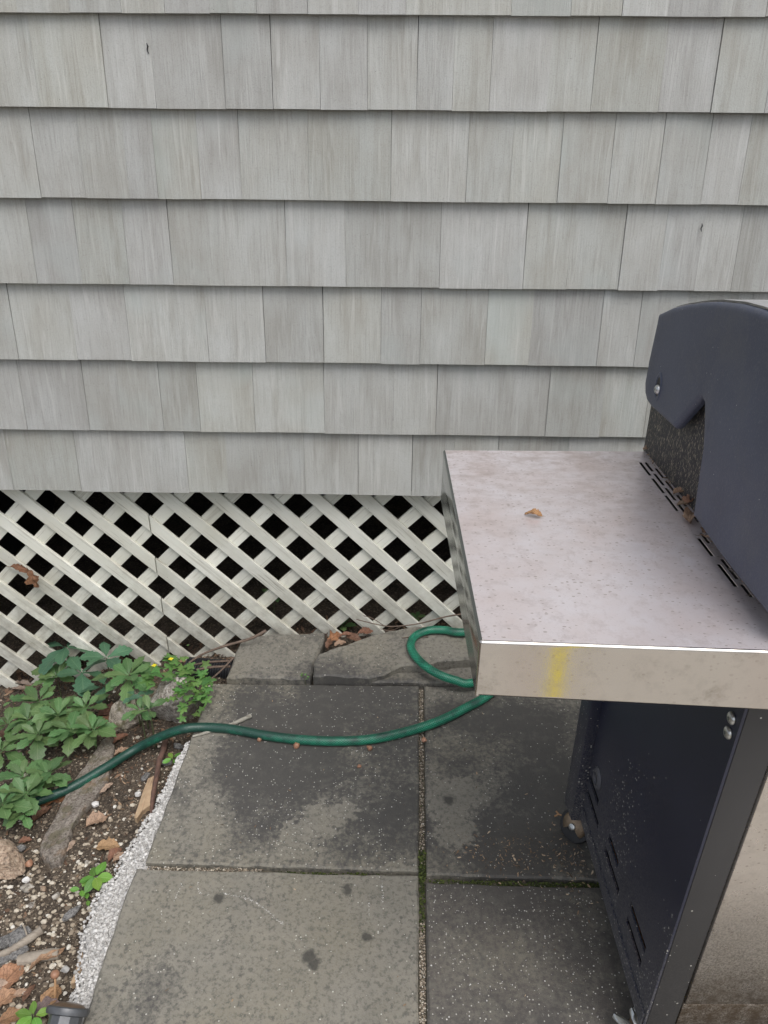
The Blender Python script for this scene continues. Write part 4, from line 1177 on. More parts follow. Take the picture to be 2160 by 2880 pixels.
def flakes(name, n, place, lmin, lmax, mat, seed, label, parent=None):
    r = random.Random(seed); V = []; F = []
    for _ in range(n):
        p = place(r)
        if p is None: continue
        L = lmin+(lmax-lmin)*r.random()**2.2; w = L*r.uniform(.12, .5); a = r.random()*2*PI; ti = r.uniform(-.5, .5); ro = r.uniform(-.6, .6); cv = r.uniform(-.3, .5)*L*.4
        R = Euler((ro, ti, a)).to_matrix(); b = len(V)
        for (x, y, z) in ((-L/2, -w*.3, 0), (-L/2, w*.3, 0), (0, -w/2, cv), (0, w/2, cv), (L/2, -w*.25, 0), (L/2, w*.2, 0)):
            q = R @ Vector((x, y, z)); V.append((p[0]+q.x, p[1]+q.y, p[2]+q.z+L*.10))
        F += [(b, b+2, b+3, b+1), (b+2, b+4, b+5, b+3)]
    o = mesh_obj(name, V, F, mat, parent); o['kind'] = 'stuff'
    if label: o['label'] = label
    return o
def lit(r):
    for _ in range(20):
        x = -.49-.95*r.random(); y = -1.4+1.55*r.random()
        d = .25+.75*smooth(-.72, -.45, y)+.5*smooth(-1.02, -1.1, y)
        if in_bed(x, y) and r.random() < d: return (x, y, zsoil_n(x, y)+.001)
    return None
flakes('bark_litter', 7500, lit, .003, .018, M['litter'], 41, 'dark bark and leaf litter over the planting bed')
def lit2(r):
    x = -1.3+2.2*r.random(); y = .0+.14*r.random()
    if x > -.44 and y < .0: return None
    return (x, y, zsoil_n(x, y)+.004+.02*r.random()*smooth(-.45, -.2, x))
flakes('leaf_litter', 900, lit2, .010, .034, M['litter'], 42, 'brown leaf litter along the foot of the lattice')
def deb(r):
    k = r.random()
    if k < .55: x, y = r.gauss(.27, .07), r.gauss(-.745, .035)
    elif k < .8: x, y = r.gauss(.40, .02), r.gauss(-.755, .05)
    else: x, y = r.uniform(-.45, .40), r.uniform(-1.15, -.25)
    return (x, y, .0025)
flakes('slab_crumbs', 700, deb, .002, .0095, M['crumbs'], 43, 'bits of bark and seed scattered over the slabs')
def wsp(r):
    k = r.random()
    if k < .5: return (r.uniform(.085, .42), r.uniform(-1.2, -.815), .0012)
    if k < .75: return (r.uniform(-.5, .05), r.uniform(-.76, -.2), .0032)
    if k < .87: return (r.gauss(-.26, .07), r.gauss(-.64, .03), .003)
    return (r.uniform(-.5, .4), r.uniform(-1.2, -.2), .002)
clumps('white_specks', 900, wsp, .0005, .0017, M['grit'], None, .6, 1, 44, 'white specks of grit over the slabs')
# trails of pale grit on the front left slab
def trail(pts, n, seed):
    P = catmull([GP(u, v, .001) for u, v in pts], 10)
    def f(r):
        q = P[r.randrange(len(P))]; return (q.x+r.gauss(0, .0012), q.y+r.gauss(0, .0012), .0006)
    return f
for pts, n_, sd_ in (([(485, 1930), (530, 1940), (560, 1955), (590, 1978), (612, 1997)], 150, 1), ([(395, 1905), (385, 1925), (377, 1945)], 26, 2), ([(428, 1905), (430, 1925), (450, 1935)], 26, 3), ([(824, 1905), (827, 1935), (826, 1950)], 24, 4), ([(796, 1950), (797, 1975)], 22, 5)):
    o = clumps('grit_trail', n_, trail(pts, n_, sd_), .0005, .0013, M['grit'], None, .5, 1, 50+sd_, 'thin broken trail of pale grit on the front left slab')

# ------------------------------------------------------------------ leaves and plants
def leaf_mesh(name, L, Wd, mat, teeth=0, obov=.62, fold=.25, droop=.25, ns=10, seed=0, wav=.05):
    """leaf along +X from its base, blade of 4 columns; UV x across, y along"""
    r = random.Random(seed); V = []; F = []; UV = []
    for i in range(ns+1):
        t = i/ns
        w = Wd/2*(math.sin(PI*min(1, t**(math.log(.5)/math.log(obov))))**.75 if 0 < t < 1 else 0.0)
        w = max(w, Wd*.045 if t < .5 else Wd*.02)
        if teeth and t > .45: w *= 1+.16*(((i*1.0) % 2)*2-1)
        for j, a in enumerate((-1, -.5, 0, .5, 1)):
            y = a*w; z = abs(y)*fold - droop*L*t*t*.6 + wav*Wd*math.sin(t*9+a*2+seed)*abs(a)
            x = L*t + (abs(a)*(-.05)*L*t if teeth else 0)
            V.append((x, y, z)); UV.append((.5+a*.5, t))
    for i in range(ns):
        for j in range(4): a = i*5+j; F.append((a, a+5, a+6, a+1))
    me = bpy.data.meshes.new(name); me.from_pydata(V, [], F); me.update()
    u = me.uv_layers.new(name='UVMap')
    for lp in me.loops: u.data[lp.index].uv = UV[lp.vertex_index]
    me.polygons.foreach_set('use_smooth', [True]*len(me.polygons)); me.materials.append(mat)
    return me
LM = [leaf_mesh('leaf', 1, .40+.05*k, M['leaf'], 1, .66, .22, .22+.12*k, 11, k) for k in range(3)]
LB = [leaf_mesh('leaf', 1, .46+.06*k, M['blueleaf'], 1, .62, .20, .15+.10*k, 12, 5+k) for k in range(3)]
LS = [leaf_mesh('leaf', 1, .58+.05*k, M['seed'], 0, .5, .18, .25, 8, 9+k) for k in range(2)]
rp = random.Random(77)
def add_leaf(plant, me, pos, az, el, size, roll=0.0, name='leaf'):
    o = bpy.data.objects.new(name, me); link(o, plant); o.location = pos; o.rotation_euler = Euler((roll, -el, az), 'XYZ'); o.scale = (size, size, size); return o
def whorl(u, v, h, n, size, meshes, label, group, el=.15, spread=.35, name='spurge_plant', az0=None, tiers=1, lean_=(0, 0), stemmat=None, cat='plant', jit=.3):
    if group == G1: h = h*1.15+.012; tiers = max(tiers, 2 if n >= 6 else 1)
    top = SP(u, v, h); zs = zsoil(top.x, top.y)
    root = Vector((top.x+lean_[0], top.y+lean_[1], zs-.005))
    p = empty(name, root); tag(p, label, cat, group)
    bm = bmesh.new(); tp = top-root
    tube_bm(bm, catmull([(0, 0, 0), (tp.x*.35, tp.y*.35, tp.z*.6), tuple(tp)], 4), [.0022, .0022, .0021, .002, .002, .002, .0018, .0016, .0014], 6)
    bm_obj('stem', bm, stemmat or M['stalkgreen'], p, True)
    a0 = rp.random()*6 if az0 is None else az0
    for tier in range(tiers):
        for k in range(n):
            az = a0+tier*.5+2*PI*k/n+rp.uniform(-jit, jit); e = el+rp.uniform(-spread, spread)*.6 + .45*tier
            s = size*(1.32 if group == G1 else 1)*rp.uniform(.78, 1.12)*(1-.32*tier)
            add_leaf(p, rp.choice(meshes), tp+Vector((math.cos(az)*.004, math.sin(az)*.004, rp.uniform(-.004, .002)+.003*tier)), az, e, s, rp.uniform(-.35, .35))
    return p
M['stalkgreen'] = plain('green_stem', (.085, .10, .045), .6, 0, 90, .5, .6)
G1 = 'low green spurge plants under the lattice'
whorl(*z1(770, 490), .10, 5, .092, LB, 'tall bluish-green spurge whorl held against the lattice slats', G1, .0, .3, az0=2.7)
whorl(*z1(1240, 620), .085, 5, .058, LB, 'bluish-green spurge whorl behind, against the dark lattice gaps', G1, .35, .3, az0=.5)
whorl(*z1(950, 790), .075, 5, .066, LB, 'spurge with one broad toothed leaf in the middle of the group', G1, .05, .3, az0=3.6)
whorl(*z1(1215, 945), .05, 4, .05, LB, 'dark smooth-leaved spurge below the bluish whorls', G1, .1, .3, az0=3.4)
whorl(*z1(660, 840), .06, 6, .058, LM, 'yellowish-green spurge left of the broad toothed leaf', G1, .15, .4)
whorl(*z1(1505, 830), .085, 7, .074, LM, 'large pale-veined spurge whorl leaning over the mossy rock', G1, .05, .3, az0=.4, lean_=(.03, -.02))
whorl(*z1(460, 1125), .06, 6, .056, LM, 'spurge whorl left of centre, behind the dense front group', G1, .2, .4)
whorl(*z1(680, 1290), .06, 7, .060, LM, 'spurge whorl with small yellow-green buds beside it', G1, .2, .4, tiers=1)
whorl(*z1(1000, 1205), .055, 6, .050, LM, 'spurge whorl at the right of the dense group, by a big dead leaf', G1, .25, .4)
whorl(*z1(330, 1345), .055, 6, .056, LM, 'spurge whorl in the second row, left of the front rosettes', G1, .15, .4)
whorl(*z1(440, 1520), .055, 7, .058, LM, 'front rosette of spurge, leftmost of three full ones', G1, .12, .35, tiers=2)
whorl(*z1(830, 1470), .055, 7, .062, LM, 'front rosette of spurge, middle one of three full ones', G1, .08, .35, tiers=1)
whorl(*z1(1075, 1465), .055, 7, .058, LM, 'front rosette of spurge, rightmost of three full ones, above the flat stone', G1, .12, .35, tiers=2)
whorl(*z1(90, 1390), .05, 6, .054, LM, 'spurge whorl at the left edge of the dense group', G1, .15, .4)
whorl(*z1(600, 1420), .04, 6, .052, LM, 'lower spurge whorl squeezed between the front rosettes', G1, .15, .4)
whorl(*z1(880, 1330), .045, 6, .050, LM, 'lower spurge whorl behind the middle front rosette', G1, .2, .4)
whorl(*z3(280, 560), .05, 7, .056, LM, 'upper left spurge whorl of the patch beside the hose', G1, .15, .4)
whorl(*z3(560, 545), .05, 7, .056, LM, 'upper right spurge whorl touching the hose', G1, .15, .35, tiers=2)
whorl(*z3(300, 760), .05, 6, .058, LM, 'spurge whorl overhanging the hose where it goes under leaves', G1, .1, .4)
whorl(*z3(25, 880), .055, 6, .058, LM, 'spurge whorl at the left edge covering the end of the hose', G1, .15, .4)
whorl(*z3(265, 985), .035, 6, .038, LM, 'small low spurge whorl in front of the hose end', G1, .12, .4)
whorl(*z3(15, 265), .05, 6, .052, LM, 'spurge whorl cut by the left picture edge', G1, .15, .4)
whorl(*z2(395, 1240), .095, 6, .036, LM, 'small rounded spurge growing in front of the mossy rock', G1, .2, .5, tiers=2)
whorl(*z2(500, 1225), .105, 4, .032, LM, 'small upright sprig between the mossy and the pale rock', G1, .5, .4)
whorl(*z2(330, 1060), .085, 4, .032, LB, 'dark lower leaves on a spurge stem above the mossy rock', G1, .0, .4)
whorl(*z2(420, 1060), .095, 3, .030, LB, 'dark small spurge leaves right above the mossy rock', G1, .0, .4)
whorl(*z1(145, 1120), .03, 3, .022, LM, 'tiny round-leaved sprout by the left bark litter', G1, .1, .4, 'sprout')
# young seedlings
G2 = 'bright seedlings in the bare soil'
whorl(*z4(1185, 345), .018, 4, .022, LS, 'bright seedling beside the slab edge near the brown root', G2, .25, .3, 'seedling')
whorl(*z5(930, 225), .030, 6, .036, LS, 'bright seedling overlapping the pale mortar', G2, .05, .35, 'seedling')
whorl(*z5(790, 340), .022, 3, .024, LS, 'thin seedling left of the one overlapping the mortar', G2, .3, .4, 'seedling')
whorl(*z5(850, 445), .012, 2, .016, LS, 'smallest seedling just below the one on the mortar', G2, .2, .4, 'seedling')
whorl(*z5(325, 1570), .035, 5, .032, LS, 'bright seedling at the bottom edge left of the grey lamp', G2, .25, .4, 'seedling')
# plants glimpsed behind the lattice
for u, v, s, lab in ((740, 1352, .05, 'dark leaves glimpsed behind the lattice, above the left flag'), (590, 1290, .045, 'dim leaf seen through a lattice gap over the twig'), (900, 1335, .03, 'small leaves behind the lattice near the hose loop')):
    p = WP(u, v, .10); q = empty('shade_plant', (p.x, p.y, p.z-.10)); tag(q, lab, 'plant', 'plants behind the lattice')
    bm = bmesh.new(); tube_bm(bm, [(0, 0, -.05), (0, 0, .1)], .0015, 6); bm_obj('stem', bm, M['stalkgreen'], q)
    for k in range(5): add_leaf(q, rp.choice(LM), Vector((0, 0, .1)), k*1.25+rp.uniform(-.3, .3), .45, s*rp.uniform(.8, 1.1))

# celandine by the pale rock: many lobed leaves
def lobed_mesh(name, mat, seed):
    r = random.Random(seed); n = 30; V = [(0, 0, .0)]; UV = [(.5, 0)]
    for k in range(n):
        a = 2*PI*k/n; rad = .36+.12*math.cos(5*a)+.05*math.cos(10*a+seed)
        V.append((.42+rad*math.cos(a)*1.05, rad*math.sin(a)*1.1, .05*math.cos(3*a+seed)-.10*rad)); UV.append((.5+.5*rad*math.sin(a)/.55, .5+.5*rad*math.cos(a)/.55))
    V[0] = (.42, 0, .04); UV[0] = (.5, .5)
    F = [(0, 1+k, 1+(k+1) % n) for k in range(n)]
    me = bpy.data.meshes.new(name); me.from_pydata(V, [], F); me.update(); u = me.uv_layers.new(name='UVMap')
    for lp in me.loops: u.data[lp.index].uv = UV[lp.vertex_index]
    me.polygons.foreach_set('use_smooth', [True]*n); me.materials.append(mat); return me
LC = [lobed_mesh('leaf', M['clover'], k) for k in range(3)]
cb = SP(395, 1490, .0); cb = Vector((cb.x, cb.y, zsoil(cb.x, cb.y)))
cel = empty('celandine', cb); tag(cel, 'bushy lobed-leaf wildflower with yellow blooms sprawling over the pale rock', 'plant')
zc = [(760, 570), (720, 590), (890, 600), (850, 650), (930, 690), (720, 680), (620, 720), (790, 780), (860, 740), (960, 740), (1100, 690), (760, 840), (840, 830), (920, 800), (1000, 820), (1070, 800), (1160, 790), (1150, 850), (860, 900), (940, 900), (1010, 880), (1090, 900), (880, 970), (970, 940), (1060, 980), (1160, 950), (1200, 940), (860, 1030), (940, 1050), (1030, 1050), (1110, 1040), (1170, 1010), (770, 1060), (730, 1090), (890, 1130), (950, 1120), (860, 1170), (910, 1190), (1060, 1210), (1080, 1250), (900, 1290), (540, 930), (800, 700), (900, 700), (980, 690), (830, 780), (1000, 770), (1050, 860), (880, 860), (980, 900), (1130, 900), (920, 980), (1010, 1000), (1080, 1040), (860, 960), (930, 760), (790, 830), (1100, 760), (560, 830), (470, 840), (640, 790), (590, 700), (1120, 1100)]
bmst = bmesh.new()
for i, (x, y) in enumerate(zc):
    u, v = z2(x, y); hgt = .095+.075*((1300-y)/750)
    p = SP(u, v, hgt)-cb
    s = rp.uniform(.024, .041)*(1.1 if y < 1000 else 1)
    az = math.atan2(p.y, p.x)+rp.uniform(-1, 1)
    add_leaf(cel, rp.choice(LC), p, az, rp.uniform(-.15, .35), s, rp.uniform(-.4, .4))
    if i % 2 == 0: tube_bm(bmst, catmull([(0, 0, 0), tuple(p*.5+Vector((0, 0, .01))), tuple(p)], 3), .0008, 5)
bm_obj('stems', bmst, M['stalkgreen'], cel)
for (x, y) in ((750, 640), (555, 715), (950, 480)):
    u, v = z2(x, y); p = SP(u, v, .185)-cb
    bm = bmesh.new()
    for k in range(4):
        a = k*PI/2+.4; c = Vector((math.cos(a), math.sin(a), 0)); s = Vector((-c.y, c.x, 0)); L = .0075 if y != 480 else .004
        vs = [bm.verts.new(q) for q in (p, p+c*L*.6+s*L*.45+Vector((0, 0, .002)), p+c*L+Vector((0, 0, .0015)), p+c*L*.6-s*L*.45+Vector((0, 0, .002)))]
        bm.faces.new(vs)
    bm_obj('flower', bm, M['petal'] if y != 480 else M['clover'], cel)
# tiny weed at the flag joint
q = GP(660, 1462, .03); wd = empty('weed', (q.x, q.y, .0)); tag(wd, 'tiny weed sprouting at the joint between the broken flags', 'plant')
for k in range(6): add_leaf(wd, rp.choice(LC), Vector((rp.uniform(-.018, .012), rp.uniform(-.004, .008), .028+rp.uniform(-.004, .012))), rp.random()*6, .3, .009)
bm = bmesh.new(); tube_bm(bm, [(0, 0, 0), (-.004, 0, .03)], .0007, 5); bm_obj('stem', bm, M['stalkgreen'], wd)
# yellow-green buds
bb = SP(*z1(690, 1350), .055); bud = empty('bud_sprig', bb-Vector((0, 0, .06))); tag(bud, 'sprig of yellow-green buds among the spurge rosettes', 'plant')
for k in range(9): add_leaf(bud, LC[k % 3], Vector((rp.uniform(-.012, .012), rp.uniform(-.010, .010), .06+rp.uniform(-.003, .006))), rp.random()*6, .3, .010)
bm = bmesh.new(); tube_bm(bm, [(0, 0, 0), (0, 0, .06)], .001, 5); bm_obj('stem', bm, M['stalkgreen'], bud)

# dead leaves
def dead_mesh(seed, L, Wd, curl, twist, lob=0, ns=14):
    r = random.Random(seed); V = []; UV = []; F = []; cols = 7
    for i in range(ns+1):
        t = i/ns; w = Wd/2*max(.03, math.sin(PI*t**.85)**.7)
        if lob: w *= 1+.42*math.cos(t*PI*lob)
        w *= 1+.20*r.uniform(-1, 1)
        for j in range(cols):
            a = j/(cols-1)*2-1
            y = a*w; z = curl*abs(a)**1.6*w + .18*L*math.sin(t*PI)*(.4 if curl > 0 else -.4) + .11*L*mn.noise(Vector((t*5, a*2.2, seed))) + .03*L*mn.noise(Vector((t*14, a*6, seed)))
            tw = twist*(t-.5); V.append((L*(t-.5), y*math.cos(tw)-z*math.sin(tw), y*math.sin(tw)+z*math.cos(tw))); UV.append((.5+a*.5, t))
    for i in range(ns):
        for j in range(cols-1): a = i*cols+j; F.append((a, a+cols, a+cols+1, a+1))
    # stalk
    b = len(V)
    for x, y, z in ((-L/2-.18*L, -.01*L, .02*L), (-L/2-.18*L, .01*L, .02*L), (-L/2, .015*L, 0), (-L/2, -.015*L, 0)): V.append((x, y, z)); UV.append((.5, 0))
    F.append((b, b+1, b+2, b+3))
    me = bpy.data.meshes.new('dead_leaf'); me.from_pydata(V, [], F); me.update(); u = me.uv_layers.new(name='UVMap')
    for lp in me.loops: u.data[lp.index].uv = UV[lp.vertex_index]
    me.polygons.foreach_set('use_smooth', [True]*len(me.polygons)); me.materials.append(M['dry']); return me
TAN, ORG, BRN, RED, PALE = (.44, .295, .20), (.42, .21, .11), (.20, .105, .065), (.27, .13, .08), (.50, .37, .28)
def dead(p, L, Wd, rz, col, label, seed, curl=.5, twist=.4, lob=0, rx=0.0, ry=0.0, lift=.006, group='fallen dead leaves'):
    o = bpy.data.objects.new('dead_leaf', dead_mesh(seed, L, Wd, curl, twist, lob)); link(o); o.location = Vector(p)+Vector((0, 0, lift)); o.rotation_euler = (rx, ry, rz); o.color = (*col, 1)
    return tag(o, label, 'leaf', group)
dead(SP(*z3(1135, 1105)), .050, .042, .6, TAN, 'round curled tan leaf on soil right of the long flat stone', 1, .6, .5)
dead(SP(*z3(1232, 720)), .048, .018, 1.0, PALE, 'narrow pale leaf just below the hose beside the flat stone', 2, .2, .3)
dead(SP(*z3(1265, 1405)), .054, .034, .1, (.46, .29, .15), 'spotted orange-tan leaf beside the pale mortar', 3, .5, .3)
dead(SP(*z3(1350, 1490)), .040, .024, 1.1, RED, 'dark red-brown leaf under the spotted tan leaf', 4, .7, .8)
dead(SP(*z3(1415, 1530)), .036, .022, .7, TAN, 'crumpled tan leaf beside the red-brown leaf at the mortar', 34, .7, .8)
dead(SP(*z3(790, 1420)), .050, .022, 1.1, PALE, 'torn pale leaf at the tip of the long flat stone', 5, .3, .6)
dead(SP(*z3(610, 880)), .075, .030, .45, (.24, .105, .045), 'long brown oak leaf tucked under the hose', 6, .4, .5, 5)
dead(SP(*z3(500, 1010)), .055, .030, 1.1, BRN, 'dark brown leaf between spurge and the flat stone', 7, .5, .6)
dead(SP(*z3(1415, 135)), .046, .024, .9, RED, 'reddish leaf above the hose near the top of the flat stone', 8, .7, .6)
dead(SP(*z3(1420, 285)), .040, .020, .7, TAN, 'tan leaf partly hidden behind the hose', 9, .5, .4)
dead(SP(*z3(300, 1330)), .030, .018, .3, RED, 'small reddish leaf above a grey chip at the left', 10, .5, .4)
dead(SP(*z1(1290, 1290)), .075, .055, .4, (.17, .082, .055), 'large dark brown leaf in the shade left of the mossy rock', 11, .4, .5)
dead(SP(*z1(1270, 1400)), .060, .040, 1.3, (.22, .10, .055), 'second large brown leaf, just below the other in the shade', 12, .4, .5)
dead(SP(*z3(40, 110)), .055, .035, .8, BRN, 'brown leaf at the left edge under spurge leaves', 13, .4, .5)
dead(SP(*z5(105, 1235)), .066, .052, 1.2, (.44, .235, .135), 'big ribbed orange leaf at the lower left', 14, .35, .3, 0)
dead(SP(*z5(55, 1450)), .050, .034, .8, (.46, .27, .16), 'tattered tan leaf below the big orange leaf', 15, .5, .6)
dead(SP(*z5(15, 1330)), .036, .028, .2, PALE, 'pale leaf at the left edge touching the big orange leaf', 16, .5, .4)
dead(SP(*z5(470, 1070)), .070, .018, .75, (.40, .25, .15), 'twisted tan leaf lying on the thick grey stick', 17, .6, 2.4, lift=.014)
dead(SP(*z5(210, 1395)), .030, .018, .5, TAN, 'crumpled tan leaf on black mulch at the bottom', 18, .6, .6)
dead(SP(*z5(290, 1375)), .034, .014, 1.3, BRN, 'narrow brown leaf near the dry seed stalk', 19, .5, .6)
dead(SP(*z5(470, 1530)), .055, .030, .3, (.22, .16, .15), 'greyish leaf lying beside the lamp rim', 20, .4, .4)
dead(SP(*z5(130, 1620)), .05, .03, .4, (.34, .19, .10), 'tan leaf at the very bottom left', 21, .4, .4)
dead(SP(*z1(270, 950)), .070, .020, -.1, (.30, .235, .19), 'greyish curled strip of leaf at the foot of the lattice', 22, .6, .6)
dead(SP(*z1(250, 1010)), .060, .022, .1, (.27, .205, .16), 'second greyish leaf strip just below the first', 23, .6, .6)
dead(SP(*z1(60, 900)), .065, .022, 1.4, BRN, 'upright brown leaf scrap at the left under the lattice', 24, .6, .8, ry=.6)
# hanging on the lattice
p = WP(45, 1230, .035); dead(p, .060, .020, .15, (.22, .10, .05), 'curled brown leaf caught on a slat, left half', 25, .8, 1.2, ry=.35, rx=.7, lift=0, group='leaf scraps hanging on the lattice')
p = WP(73, 1250, .033); dead(p, .062, .034, -.2, (.27, .135, .07), 'brown lobed leaf hanging from a slat of the left lattice', 26, .5, .8, 4, rx=1.2, ry=1.2, lift=0, group='leaf scraps hanging on the lattice')
# at the flags
for i, (u, v, L, rz, c, lab) in enumerate([(722, 1383, .055, .9, (.40, .19, .09), 'orange oak leaf standing between flag and lattice'), (748, 1380, .05, .2, RED, 'red-brown leaf right of the orange oak leaf'), (765, 1385, .05, -.3, BRN, 'dark brown leaf at the back edge of the broken flag'), (712, 1397, .045, 1.4, BRN, 'dark leaf in the corner between the two flags'), (790, 1372, .05, .3, RED, 'reddish leaf along the flag, right of the others'), (735, 1397, .04, .5, TAN, 'small tan leaf fallen by the flag corner'),
                                            (1000, 1380, .04, .2, RED, 'reddish leaf behind the hose loop'), (893, 1356, .018, .7, (.62, .60, .55), 'tiny white scrap beside the hose loop')]):
    dead(GP(u, v, .030), L, L*.5, rz, c, lab, 60+i, .5, .6, 5 if i == 0 else 0, rx=.5 if i == 0 else rp.uniform(-.3, .3), lift=.010)
# on the shelf
p = GP(1152, 1117, .940); dead(p, .025, .013, 2.9, (.46, .26, .12), 'small curled tan leaf lying alone in the middle of the shelf', 70, .9, .7, lift=.003, group='dead leaves on the grill shelf')
zs2 = lambda x, y: ((1760+x/4.1475)/KK, (1250+y/4.1475)/KK)
for i, (x, y, L, w, rz, c, lab) in enumerate([(750, 880, .034, .020, 1.2, (.42, .28, .19), 'largest crumpled leaf jammed beside the lid on the shelf'), (620, 590, .022, .012, .4, (.50, .33, .22), 'pale leaf bit in the shelf slots behind the largest'), (745, 710, .024, .018, .6, (.40, .22, .14), 'brown leaf bit against the firebox, above the largest'), (660, 735, .018, .010, .2, (.35, .25, .17), 'small leaf bit left of the brown one on the slots'),
                                                 (930, 1045, .016, .012, .9, (.46, .30, .20), 'small pale leaf bit below the largest, by the lid'), (1000, 1140, .036, .007, -.6, (.50, .35, .25), 'long thin pale leaf sliver along the slots'), (1160, 1310, .014, .008, .9, (.45, .30, .2), 'tiny leaf bit near the middle slots'), (1270, 1540, .024, .007, -1.0, (.25, .22, .2), 'dark thin leaf sliver over the front slot'), (1420, 1660, .016, .006, -.8, (.48, .34, .25), 'pale sliver at the front end of the slots'), (240, 85, .014, .010, .3, (.45, .31, .22), 'leaf crumb at the back corner of the shelf')]):
    dead(GP(*zs2(x, y), .941), L, w, rz, c, lab, 80+i, .8, 1.0, lift=.004, group='dead leaves on the grill shelf')
def sdeb(r):
    t = r.random(); y = -.70-.50*t; return (.434-.02*(y+.95)+r.gauss(-.004, .004), y, .9415)
flakes('shelf_crumbs', 300, sdeb, .0015, .007, M['crumbs'], 46, 'crumbs of leaf and seed along the shelf and firebox seam')

# ------------------------------------------------------------------ sticks and wood
def stick(name, pts, rad, mat, label, cat='stick', kind=8, branches=()):
    c = Vector(pts[0]); bm = bmesh.new(); P = catmull([Vector(p)-c for p in pts], 5)
    rr = random.Random(len(label)); R = [(rad[0]+(rad[1]-rad[0])*i/(len(P)-1))*rr.uniform(.9, 1.12) for i in range(len(P))]
    tube_bm(bm, P, R, kind)
    for b, r in branches: tube_bm(bm, catmull([Vector(q)-c for q in b], 4), r, 6)
    o = auto_smooth(bm_obj(name, bm, mat), 60); o.location = c
    return tag(o, label, cat)
stick('stick', [GP(416, 1591, .006), GP(470, 1575, .007), GP(505, 1563, .008), GP(542, 1546, .008)], (.0030, .0060), M['lichen_bark'], 'pale lichen-covered stick lying on the slab under the hose')
stick('twig', [GP(408, 1432, .0), GP(440, 1412, .02), GP(490, 1394, .045), GP(540, 1380, .065), GP(575, 1362, .085)], (.0030, .0045), M['bark'], 'long brown twig leaning across the foot of the lattice')
stick('twig', [SP(455, 1468, .075), SP(478, 1448, .085), SP(505, 1420, .10)], (.0028, .003), M['bark'], 'short twig propped above the black drain pipe')
stick('twig', [SP(420, 1436, .06), SP(455, 1430, .07), SP(500, 1428, .075)], (.0035, .003), M['bark'], 'upper of the twigs lying flat behind the drain pipe')
stick('twig', [SP(425, 1447, .06), SP(460, 1441, .07), SP(498, 1440, .075)], (.0042, .0035), M['bark'], 'lower and thicker twig lying flat behind the drain pipe')
stick('twig', [WP(770, 1338, .02), WP(830, 1352, .0), WP(868, 1352, .0), WP(910, 1346, .01), WP(960, 1333, .02), WP(1000, 1326, .02)], (.0014, .0026), M['bark'], 'thin forked twig lying at the foot of the lattice behind the flag', branches=[([WP(830, 1352, .0), WP(805, 1336, .01), WP(785, 1330, .02)], .0012), ([WP(868, 1352, .0), WP(845, 1362, .0), WP(820, 1358, .0)], .001), ([WP(910, 1346, .01), WP(935, 1340, .0)], .001)])
stick('twig', [GP(868, 1404-26, .048), GP(900, 1375, .048), GP(925, 1376, .048)], (.001, .0016), M['bark'], 'short thin twig inside the hose loop')
stick('root', [SP(*z4(1105, 100), .012), SP(*z4(1075, 250), .014), SP(*z4(1030, 370), .014), SP(*z4(1005, 520), .014), SP(*z4(970, 700), .014), SP(*z4(950, 850), .012), SP(*z4(940, 1000), .004)], (.0085, .0050), M['root'], 'smooth red-brown root running down from under the hose', 'root')
stick('stick', [SP(*z5(185, 1045), .010), SP(*z5(300, 1020), .011), SP(*z5(450, 990), .011), SP(*z5(575, 975), .010)], (.0115, .0105), M['stick'], 'thick grey broken stick at the lower left')
stick('stick', [SP(*z5(-30, 1000), .008), SP(*z5(90, 950), .010), SP(*z5(240, 860), .012), SP(*z5(340, 790), .012), SP(*z5(410, 740), .014)], (.0065, .0095), M['stick'], 'thinner grey stick reaching in from the left edge', branches=[([SP(*z5(270, 840), .012), SP(*z5(255, 770), .02), SP(*z5(230, 705), .022)], .002)])
def splinter(pts_px, th, label, conv):
    P = [SP(*conv(*p), .008) for p in pts_px]; c = sum(P, Vector())/len(P)
    bm = bmesh.new(); n = len(P)
    t = [bm.verts.new(p-c+Vector((0, 0, th*(.7 if i % 2 else 1)))) for i, p in enumerate(P)]; b = [bm.verts.new(p-c-Vector((0, 0, .012))) for p in P]
    cc = bm.verts.new(Vector((0, 0, th*1.5)))
    for i in range(n):
        bm.faces.new((t[i], t[(i+1) % n], cc)); bm.faces.new((b[i], b[(i+1) % n], t[(i+1) % n], t[i]))
    bm.faces.new(b[::-1])
    o = auto_smooth(bm_obj('wood_splinter', bm, M['splinter']), 20); o.location = c
    return tag(o, label, 'wood')
splinter([(740, 1050), (790, 890), (850, 720), (900, 590), (975, 560), (960, 700), (935, 900), (830, 965), (770, 1060)], .005, 'split tan piece of wood against the red-brown root', z4)
splinter([(690, 1280), (735, 1150), (780, 1000), (850, 860), (855, 980), (800, 1140), (730, 1270)], .005, 'split tan sliver of wood along the lower mortar', z5)
# dry stalks
SS = stick('seed_stalk', [SP(*z5(530, 1470), .0), SP(*z5(535, 1360), .022), SP(*z5(537, 1260), .040), SP(*z5(535, 1185), .050)], (.0028, .0020), M['stalk'], 'dry brown seed stalk with a round head near the lamp', 'stalk')
bm = bmesh.new(); bmesh.ops.create_icosphere(bm, subdivisions=2, radius=.0085)
auto_smooth(bm_obj('bud', bm, M['nut'], SS, loc=SP(*z5(535, 1178), .050)-SS.location), 60)
stick('dead_stalk', [SP(*z5(430, 1440), .006), SP(*z5(470, 1360), .012), SP(*z5(540, 1300), .012), SP(*z5(565, 1290), .010)], (.0045, .0028), M['stalk'], 'bent tan dry stem left of the seed stalk', 'stalk')
dead(SP(*z5(510, 1430)), .046, .030, 1.2, (.42, .25, .13), 'holey tan leaf skeleton at the foot of the seed stalk', 92, .4, .5)
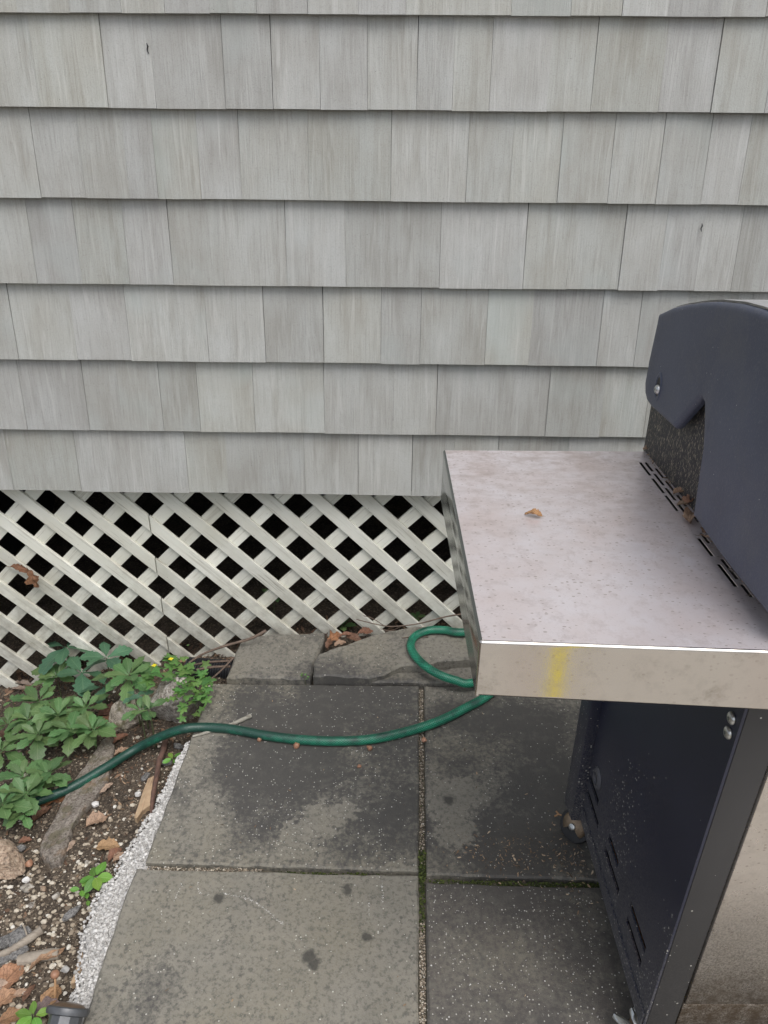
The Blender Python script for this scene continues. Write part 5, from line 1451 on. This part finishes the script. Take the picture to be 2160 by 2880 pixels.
# nuts
for (u, v, s, lab) in [(561, 1597, .006, 'brown beechnut just under the hose, leftmost of the row'), (640, 1609, .008, 'largest brown beechnut just under the hose'), (798, 1615, .007, 'brown beechnut under the hose, third from the left'), (776, 1655, .005, 'small reddish beechnut alone on the dark slab'), (916, 1598, .0065, 'brown beechnut in the joint beside the hose')]:
    o = rock('nut', GP(u, v, s*.9+.002), (s*1.25, s*1.15, s*1.1), (.3, .5, u), M['nut'], int(u), lab, .2, 2, group='beechnuts on the slabs'); o['category'] = 'nut'
for (x, y, lab) in [(345, 1570, 'round brown nut on soil right of the sandstone block')]:
    o = rock('nut', SP(*z3(x, y), .006), (.010, .009, .009), (.2, .1, 1), M['nut'], 99, lab, .2, 2); o['category'] = 'nut'
# dried flower head beside the caster
stick('dead_stalk', [GP(1228, 1766, .006), GP(1215, 1762, .009), GP(1203, 1758, .010)], (.0012, .0018), M['stalk'], 'dry stalk end with buds beside the rear caster', 'stalk', branches=[([GP(1208, 1760, .010), GP(1201, 1752, .013)], .0022), ([GP(1206, 1760, .010), GP(1198, 1763, .010)], .0022)])

# drain pipe
dp = SP(478, 1452, .004)
bm = bmesh.new(); P = []; R = []
for i in range(121):
    t = i/120; P.append((dp.x-.11+.24*t, dp.y+.020-.02*t, dp.z-.006)); R.append(.036+.0016*(1 if (i//2) % 2 else -1))
tube_bm(bm, P, R, 24); o = auto_smooth(bm_obj('drain_pipe', bm, M['blackplastic']), 30)
tag(o, 'black corrugated drain pipe end between rock and flag', 'pipe')

# garden spotlight at the bottom edge
tip = SP(*z5(665, 1510), .075)
lampo = empty('garden_spotlight', tip); tag(lampo, 'grey ribbed garden spotlight at the bottom left edge, aimed at the house', 'lamp')
lampo.rotation_euler = Vector((.07, .86, .50)).to_track_quat('Z', 'X').to_euler()
def lathe(name, prof, n, mat, parent, sm=40):
    bm = bmesh.new(); rings = [[bm.verts.new((r*math.cos(2*PI*k/n), r*math.sin(2*PI*k/n), z)) for k in range(n)] for r, z in prof]
    for A, B in zip(rings, rings[1:]):
        for k in range(n): bm.faces.new((A[k], A[(k+1) % n], B[(k+1) % n], B[k]))
    bm.faces.new(rings[0][::-1]); bm.faces.new(rings[-1])
    return auto_smooth(bm_obj(name, bm, mat, parent), sm)
lathe('rim', [(.030, -.010), (.0355, -.009), (.037, -.004), (.0365, .001), (.034, .003), (.030, .0025)], 40, M['lamp'], lampo)
lathe('body', [(.021, -.075), (.0255, -.07), (.0285, -.0105)], 10, M['lamp'], lampo, 15)
lathe('lens', [(.0295, .0026), (.024, .007), (.012, .0095)], 28, M['lens'], lampo, 60)
bm = bmesh.new(); tube_bm(bm, [(0, 0, -.07), (-.0, -.02, -.12), (0, -.10, -.17)], .008, 8); auto_smooth(bm_obj('spike', bm, M['lamp'], lampo), 60)
